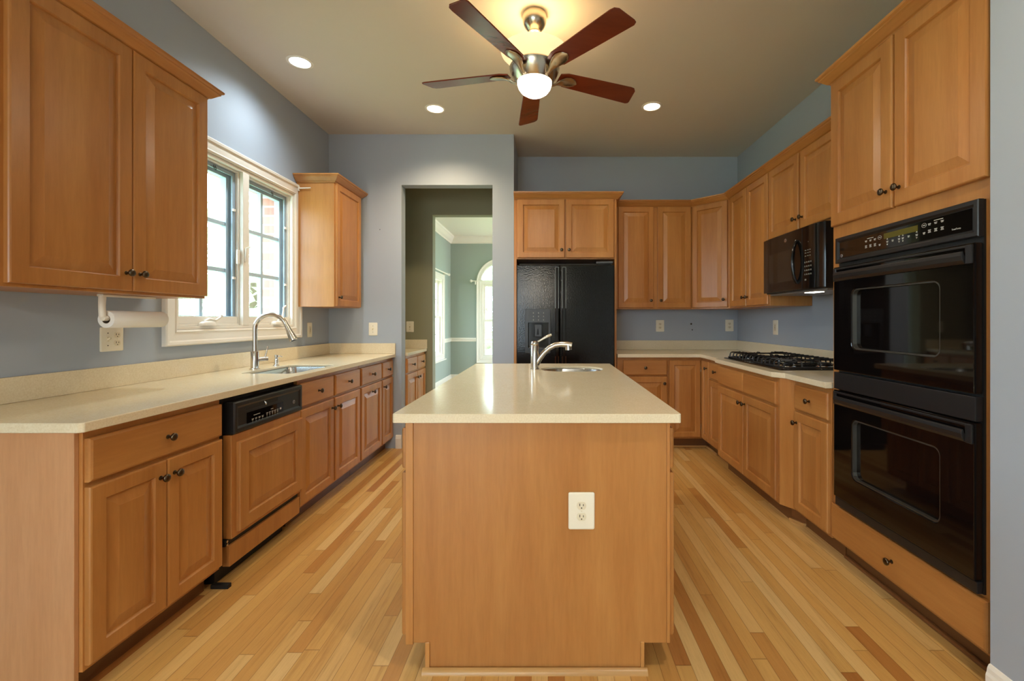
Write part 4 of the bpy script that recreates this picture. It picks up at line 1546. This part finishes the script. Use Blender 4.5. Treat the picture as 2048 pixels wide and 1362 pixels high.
# ================================================================== ISLAND
def island():
    x0, x1, y0, y1 = -0.503, 0.431, 1.59, 3.335
    t = thing('kitchen_island', 'maple island cabinet in the middle of the kitchen with a plain front panel', 'island', (x0, y0, 0))
    w, l = x1 - x0, y1 - y0
    open_box(0.0, w, 0.0205, l, 0.10, 0.8815).build('body', 'maple', t, 0.001)
    MB().box(0.0705, w - 0.0905, 0.06, l - 0.06, 0, 0.0995).build('toe_kick', 'maple', t)
    m = MB()
    m.loft([[(x, y, z) for x, z in [(0.028, 0.10), (0.0862, 0.10), (0.0862, 0.0), (w - 0.105, 0.0), (w - 0.105, 0.10), (w - 0.012, 0.10), (w - 0.012, 0.8815), (0.028, 0.8815)]] for y in (0.0, 0.02)])
    m.build('front_panel', 'maple', t)
    MB().box(0.0, 0.0275, -0.004, 0.02, 0.095, 0.8815).build('corner_post', 'maple', t, 0.002)
    MB().box(w - 0.0115, w, -0.002, 0.02, 0.10, 0.8815).build('corner_post', 'maple', t, 0.001)
    MB().box(0.0700, 0.0858, -0.006, 0.02, 0.012, 0.105).build('toe_post', 'maple', t, 0.002)
    MB().box(w - 0.1045, w - 0.0905, -0.004, 0.02, 0.012, 0.105).build('toe_post', 'maple', t, 0.002)
    m = MB()
    m.loft([[(x, y, z) for y, z in ((-0.0065, 0.0), (-0.024, 0.0), (-0.023, 0.006), (-0.019, 0.012), (-0.013, 0.016), (-0.0065, 0.0175))] for x in (0.062, w - 0.082)])
    m.build('shoe_moulding', 'shoe', t, smooth=60)
    n = 3
    for side in (0, 1):
        TT = Matrix.Translation((0, l, 0)) @ Matrix.Rotation(R(-90), 4, 'Z') if side == 0 else Matrix.Translation((w, 0, 0)) @ Matrix.Rotation(R(90), 4, 'Z')
        for k in range(n):
            if side == 0:
                xa, xb = 0.01 + (l - 0.02) * k / n + 0.006, 0.01 + (l - 0.02) * (k + 1) / n - 0.006
            else:
                xa, xb = 0.01 + (l - 0.02) * k / n + 0.006, 0.01 + (l - 0.02) * (k + 1) / n - 0.006
            drawer(t, xa, xb, DZ0, DZ1, True, T=TT)
            xm = (xa + xb) / 2
            door(t, xa, xm - 0.003, RZ0, RZ1, ('R', 'T'), T=TT, sw=0.045)
            door(t, xm + 0.003, xb, RZ0, RZ1, ('L', 'T'), T=TT, sw=0.045)
    c = thing('countertop', 'beige quartz slab on the island with a small oval sink cut into its far end', 'countertop', (-0.541, 1.56, 0.882))
    m = MB(Matrix.Translation((0.541, -1.56, -0.882)))
    hole = rrect(-0.045, 0.365, 2.845, 3.165, 0.15, 8)
    m.rebated(rrect(-0.541, 0.463, 1.56, 3.372, 0.008, 2), hole, rrect(-0.067, 0.387, 2.823, 3.187, 0.172, 8), 0.882, 0.900, 0.914)
    m.build('slab', 'quartz', c, 0.003)
    s = thing('bar_sink', 'small rounded stainless bar sink in the island countertop', 'sink', (0.16, 3.005, 0.72))
    basin(s, -0.209, 0.209, -0.164, 0.164, 0.154, 0.16, 0.1795, 'stainless')
    f = thing('faucet', 'low single lever nickel faucet on the island beside the bar sink', 'faucet', (-0.088, 2.985, 0.9142))
    m = MB().lathe([(0.030, 0), (0.030, 0.003), (0.027, 0.006), (0.0265, 0.155), (0.025, 0.158), (0.024, 0.160), (0.0255, 0.162), (0.0255, 0.172), (0.022, 0.184), (0.012, 0.187), (0.0, 0.188)], n=24)
    m.build('body', 'nickel_s', f, smooth=40)
    m = MB()
    pts = [(0.010, 0, 0.035), (0.030, 0, 0.070), (0.060, 0, 0.108), (0.095, -0.002, 0.140), (0.135, -0.004, 0.160), (0.175, -0.006, 0.166), (0.215, -0.008, 0.164), (0.245, -0.009, 0.158)]
    m.tube(pts, [0.022, 0.020, 0.018, 0.0175, 0.0175, 0.018, 0.020, 0.020], 16)
    m.build('spout', 'nickel_s', f, smooth=60)
    MB().tube([(0.222, -0.008, 0.160), (0.224, -0.008, 0.128)], [0.0205, 0.0215], 16).build('spray_head', 'nickel_s', f, smooth=60)
    MB().tube([(0.012, 0, 0.176), (0.040, 0, 0.192), (0.070, 0, 0.210), (0.098, 0, 0.224), (0.112, 0, 0.228)], [0.0065, 0.0065, 0.008, 0.010, 0.007], 12).build('handle', 'nickel_s', f, smooth=60)


island()

# ================================================================== PANTRY UNIT
PF = -1.415
t = thing('base_cabinet', 'small maple base cabinet in the pantry beyond the doorway, two drawers over two doors', 'cabinet', (PF, YF + 0.12, 0), 90, GB)
w = YP - YF - 0.123
dpt = PF - XD - 0.003
MB().box(0, w, 0, dpt, 0.10, 0.8815).build('body', 'maple', t, 0.001)
MB().box(0, w, 0.07, 0.085, 0, 0.0995).build('toe_kick', 'toe_shade', t)
for k in range(2):
    drawer(t, 0.006 + k * w / 2, w / 2 - 0.006 + k * w / 2 - (0.03 if k else 0), DZ0, DZ1)
    door(t, 0.006 + k * w / 2, w / 2 - 0.004 + k * w / 2 - (0.03 if k else 0), RZ0, RZ1, ('R' if k == 0 else 'L', 'T'))
c = thing('countertop', 'short beige quartz countertop with backsplash in the pantry', 'countertop', (XD, YF + 0.12, 0.882))
T = Matrix.Translation((-XD, -(YF + 0.12), -0.882))
MB(T).box(XD + g, -1.39, YF + 0.118, YP - g, 0.882, 0.914).build('slab', 'quartz', c, 0.003)
MB(T).prism([(XD + g, YF + 0.118), (XD + 0.02, YF + 0.118), (XD + 0.02, YP - 0.02), (-1.385, YP - 0.02), (-1.385, YP - g), (XD + g, YP - g)], 0.9145, 1.016).build('backsplash', 'quartz', c, 0.0015)

# curtain rods in the dining room
t = thing('curtain_rod', 'white curtain rod over the side window of the dining room', 'curtain rod', (XD, DWY0 - 0.1, 2.115), 0, 'white curtain rods')
MB().tube([(0.075, 0.0, 0), (0.075, 1.31, 0)], 0.010, 10).build('rod', 'white', t, smooth=50)
MB().lathe([(0.0, 0.0), (0.012, 0.004), (0.02, 0.018), (0.028, 0.036), (0.02, 0.056), (0.0, 0.064)], (0.075, 1.31, 0), 'y', 14).build('finial', 'white', t, smooth=50)
for yy in (0.06, 1.20):
    MB().box(0.0005, 0.084, yy - 0.008, yy + 0.008, -0.014, 0.02).build('bracket', 'white', t)
t = thing('curtain_rod', 'white curtain rod end beside the arched dining room window', 'curtain rod', (AX - 0.56, YD, 2.02), 0, 'white curtain rods')
MB().tube([(0.0, -0.085, 0.01), (1.12, -0.085, 0.01)], 0.010, 10).build('rod', 'white', t, smooth=50)
MB().lathe([(0.0, -0.06), (0.02, -0.052), (0.032, -0.032), (0.02, -0.012), (0.012, -0.003), (0.0, 0.0)], (0.0, -0.085, 0.01), 'x', 14).build('finial', 'white', t, smooth=50)
for xx in (0.05, 1.07):
    MB().box(xx - 0.008, xx + 0.008, -0.094, -0.0285, -0.06, 0.02).build('bracket', 'white', t)


# ================================================================== LIGHTS
def downlight(label, x, y, mat, energy, col, blend=0.55, size=100):
    t = thing('downlight', label, 'ceiling light', (x, y, H), 0, 'recessed ceiling lights')
    m = MB().lathe([(0.066, -0.0005), (0.086, -0.0005), (0.086, -0.004), (0.078, -0.007), (0.068, -0.0065), (0.066, -0.003), (0.066, -0.0005)], n=36, cap0=False, cap1=False)
    m.build('trim_ring', 'white', t, smooth=40)
    m = MB().lathe([(0.0, -0.0008), (0.0655, -0.0008), (0.0655, -0.0022), (0.0, -0.0028)], n=36)
    m.build('lamp_lens', mat, t)
    l = lamp('downlight_lamp', 'SPOT', (0, 0, -0.02), energy, col, spot_size=R(size), spot_blend=blend, shadow_soft_size=0.06)
    l.parent = t
    return t


downlight('recessed ceiling light nearest the window, cool white', -1.725, 3.13, 'bulbcool', 60, COOL, 1.0, 150)
downlight('recessed ceiling light in front of the doorway, warm', -0.957, 3.82, 'bulbwarm', 95, WARM, 0.9, 140)
downlight('recessed ceiling light above the right side of the island, warm', 0.872, 3.78, 'bulbwarm', 16, WARM, 0.9, 140)


downlight('unseen recessed fill light added to brighten the near right wall', 0.80, 0.75, 'bulbwarm', 75, NEUT, 0.9, 150)  # fill light out of view, added for the right wall and floor


def pendant():  # assumed lamp out of view, added as warm fill light
    t = thing('fill_pendant', 'unseen pendant with an amber glass shade, added behind the camera as warm fill', 'pendant lamp', (-0.28, -1.5, H))
    MB().lathe([(0.06, -0.001), (0.055, -0.02), (0.012, -0.03), (0.0, -0.03)], n=24).build('canopy', 'nickel', t, smooth=40)
    MB().lathe([(0.006, -0.0305), (0.006, -0.80)], n=10).build('rod', 'nickel', t, smooth=60)
    MB().lathe([(0.05, -0.82), (0.14, -0.90), (0.20, -1.02), (0.195, -1.022), (0.135, -0.905), (0.05, -0.826)], n=36, cap0=False, cap1=False).build('shade', 'bowlglow', t, smooth=60)
    l = lamp('fill_pendant_bulb', 'POINT', (0, 0, -1.06), 70, (1.0, 0.88, 0.70), shadow_soft_size=0.12)
    l.parent = t


pendant()


def fan():
    t = thing('ceiling_fan', 'five blade ceiling fan with cherry blades and lit glass bowls above the island', 'ceiling fan', (-0.079, 2.64, H))
    z = lambda v: v - H
    m = MB().lathe([(0.066, z(H - 0.0006)), (0.070, z(3.025)), (0.071, z(3.005)), (0.069, z(2.985)), (0.060, z(2.962)), (0.045, z(2.944)), (0.034, z(2.932)), (0.034, z(2.922)), (0.022, z(2.918)), (0.0, z(2.918))], n=32)
    m.build('canopy', 'nickel', t, smooth=40)
    MB().lathe([(0.0125, z(2.9175)), (0.0125, z(2.782))], n=16).build('downrod', 'nickel', t, smooth=60)
    # upward glass bowl
    m = MB().lathe([(0.062, z(2.758)), (0.11, z(2.762)), (0.15, z(2.772)), (0.180, z(2.786)), (0.194, z(2.800)), (0.197, z(2.807)), (0.192, z(2.807)), (0.176, z(2.791)), (0.148, z(2.778)), (0.108, z(2.768)), (0.062, z(2.764))], n=48, cap0=False, cap1=False)
    m.build('uplight_bowl', 'bowlglow', t, smooth=60)
    m = MB().lathe([(0.016, z(2.781)), (0.05, z(2.778)), (0.062, z(2.762)), (0.066, z(2.756)), (0.072, z(2.748)), (0.075, z(2.735)), (0.075, z(2.720)), (0.10, z(2.720)), (0.142, z(2.722)), (0.147, z(2.714)), (0.143, z(2.696)), (0.128, z(2.668)), (0.112, z(2.640)), (0.104, z(2.631)), (0.0, z(2.631))], n=40)
    m.build('motor_housing', 'nickel', t, smooth=35)
    m = MB().lathe([(0.101, z(2.631)), (0.100, z(2.618)), (0.094, z(2.600)), (0.080, z(2.580)), (0.055, z(2.563)), (0.025, z(2.555)), (0.0, z(2.554))], n=40)
    m.build('light_bowl', 'lampglow', t, smooth=60)
    for k in range(5):
        a = R(24 + 72 * k)
        TB = Matrix.Rotation(a, 4, 'Z') @ Matrix.Translation((0, 0, z(2.688))) @ Matrix.Rotation(R(-13), 4, 'X')
        m = MB(TB)
        outl = [(0.155, -0.040), (0.20, -0.056), (0.45, -0.066), (0.63, -0.072), (0.655, -0.068), (0.672, -0.050), (0.690, 0.045), (0.688, 0.060), (0.672, 0.068), (0.45, 0.062), (0.20, 0.054), (0.155, 0.034)]
        m.loft([[(x, y, zz) for x, y in outl] for zz in (-0.003, 0.004)])
        b = m.build('blade', 'cherry', t, 0.002)
        # leaf shaped blade iron
        m = MB(Matrix.Rotation(a, 4, 'Z') @ Matrix.Translation((0, 0, z(2.688))))
        rings = []
        for x, zz, hw, th in ((0.108, -0.048, 0.012, 0.008), (0.125, -0.043, 0.013, 0.008), (0.145, -0.032, 0.017, 0.008), (0.165, -0.020, 0.026, 0.007), (0.19, -0.012, 0.036, 0.006),
                              (0.22, -0.009, 0.040, 0.005), (0.245, -0.008, 0.034, 0.004), (0.265, -0.007, 0.020, 0.004), (0.275, -0.0065, 0.005, 0.003)):
            tilt = 0.0 if x < 0.15 else -math.tan(R(13))
            rings.append([(x, hw * math.cos(q), zz + th * math.sin(q) + tilt * hw * math.cos(q)) for q in [2 * PI * i / 12 for i in range(12)]])
        m.loft(rings)
        m.build('blade_iron', 'nickel', b, smooth=60)
    l = lamp('uplight_lamp', 'POINT', (0, 0, z(2.835)), 7.5, (1.0, 0.70, 0.36), shadow_soft_size=0.05)
    l.parent = t
    l = lamp('fan_lamp', 'SPOT', (0, 0, z(2.540)), 15, (1.0, 0.86, 0.66), spot_size=R(175), spot_blend=0.3, shadow_soft_size=0.08)
    l.parent = t


fan()
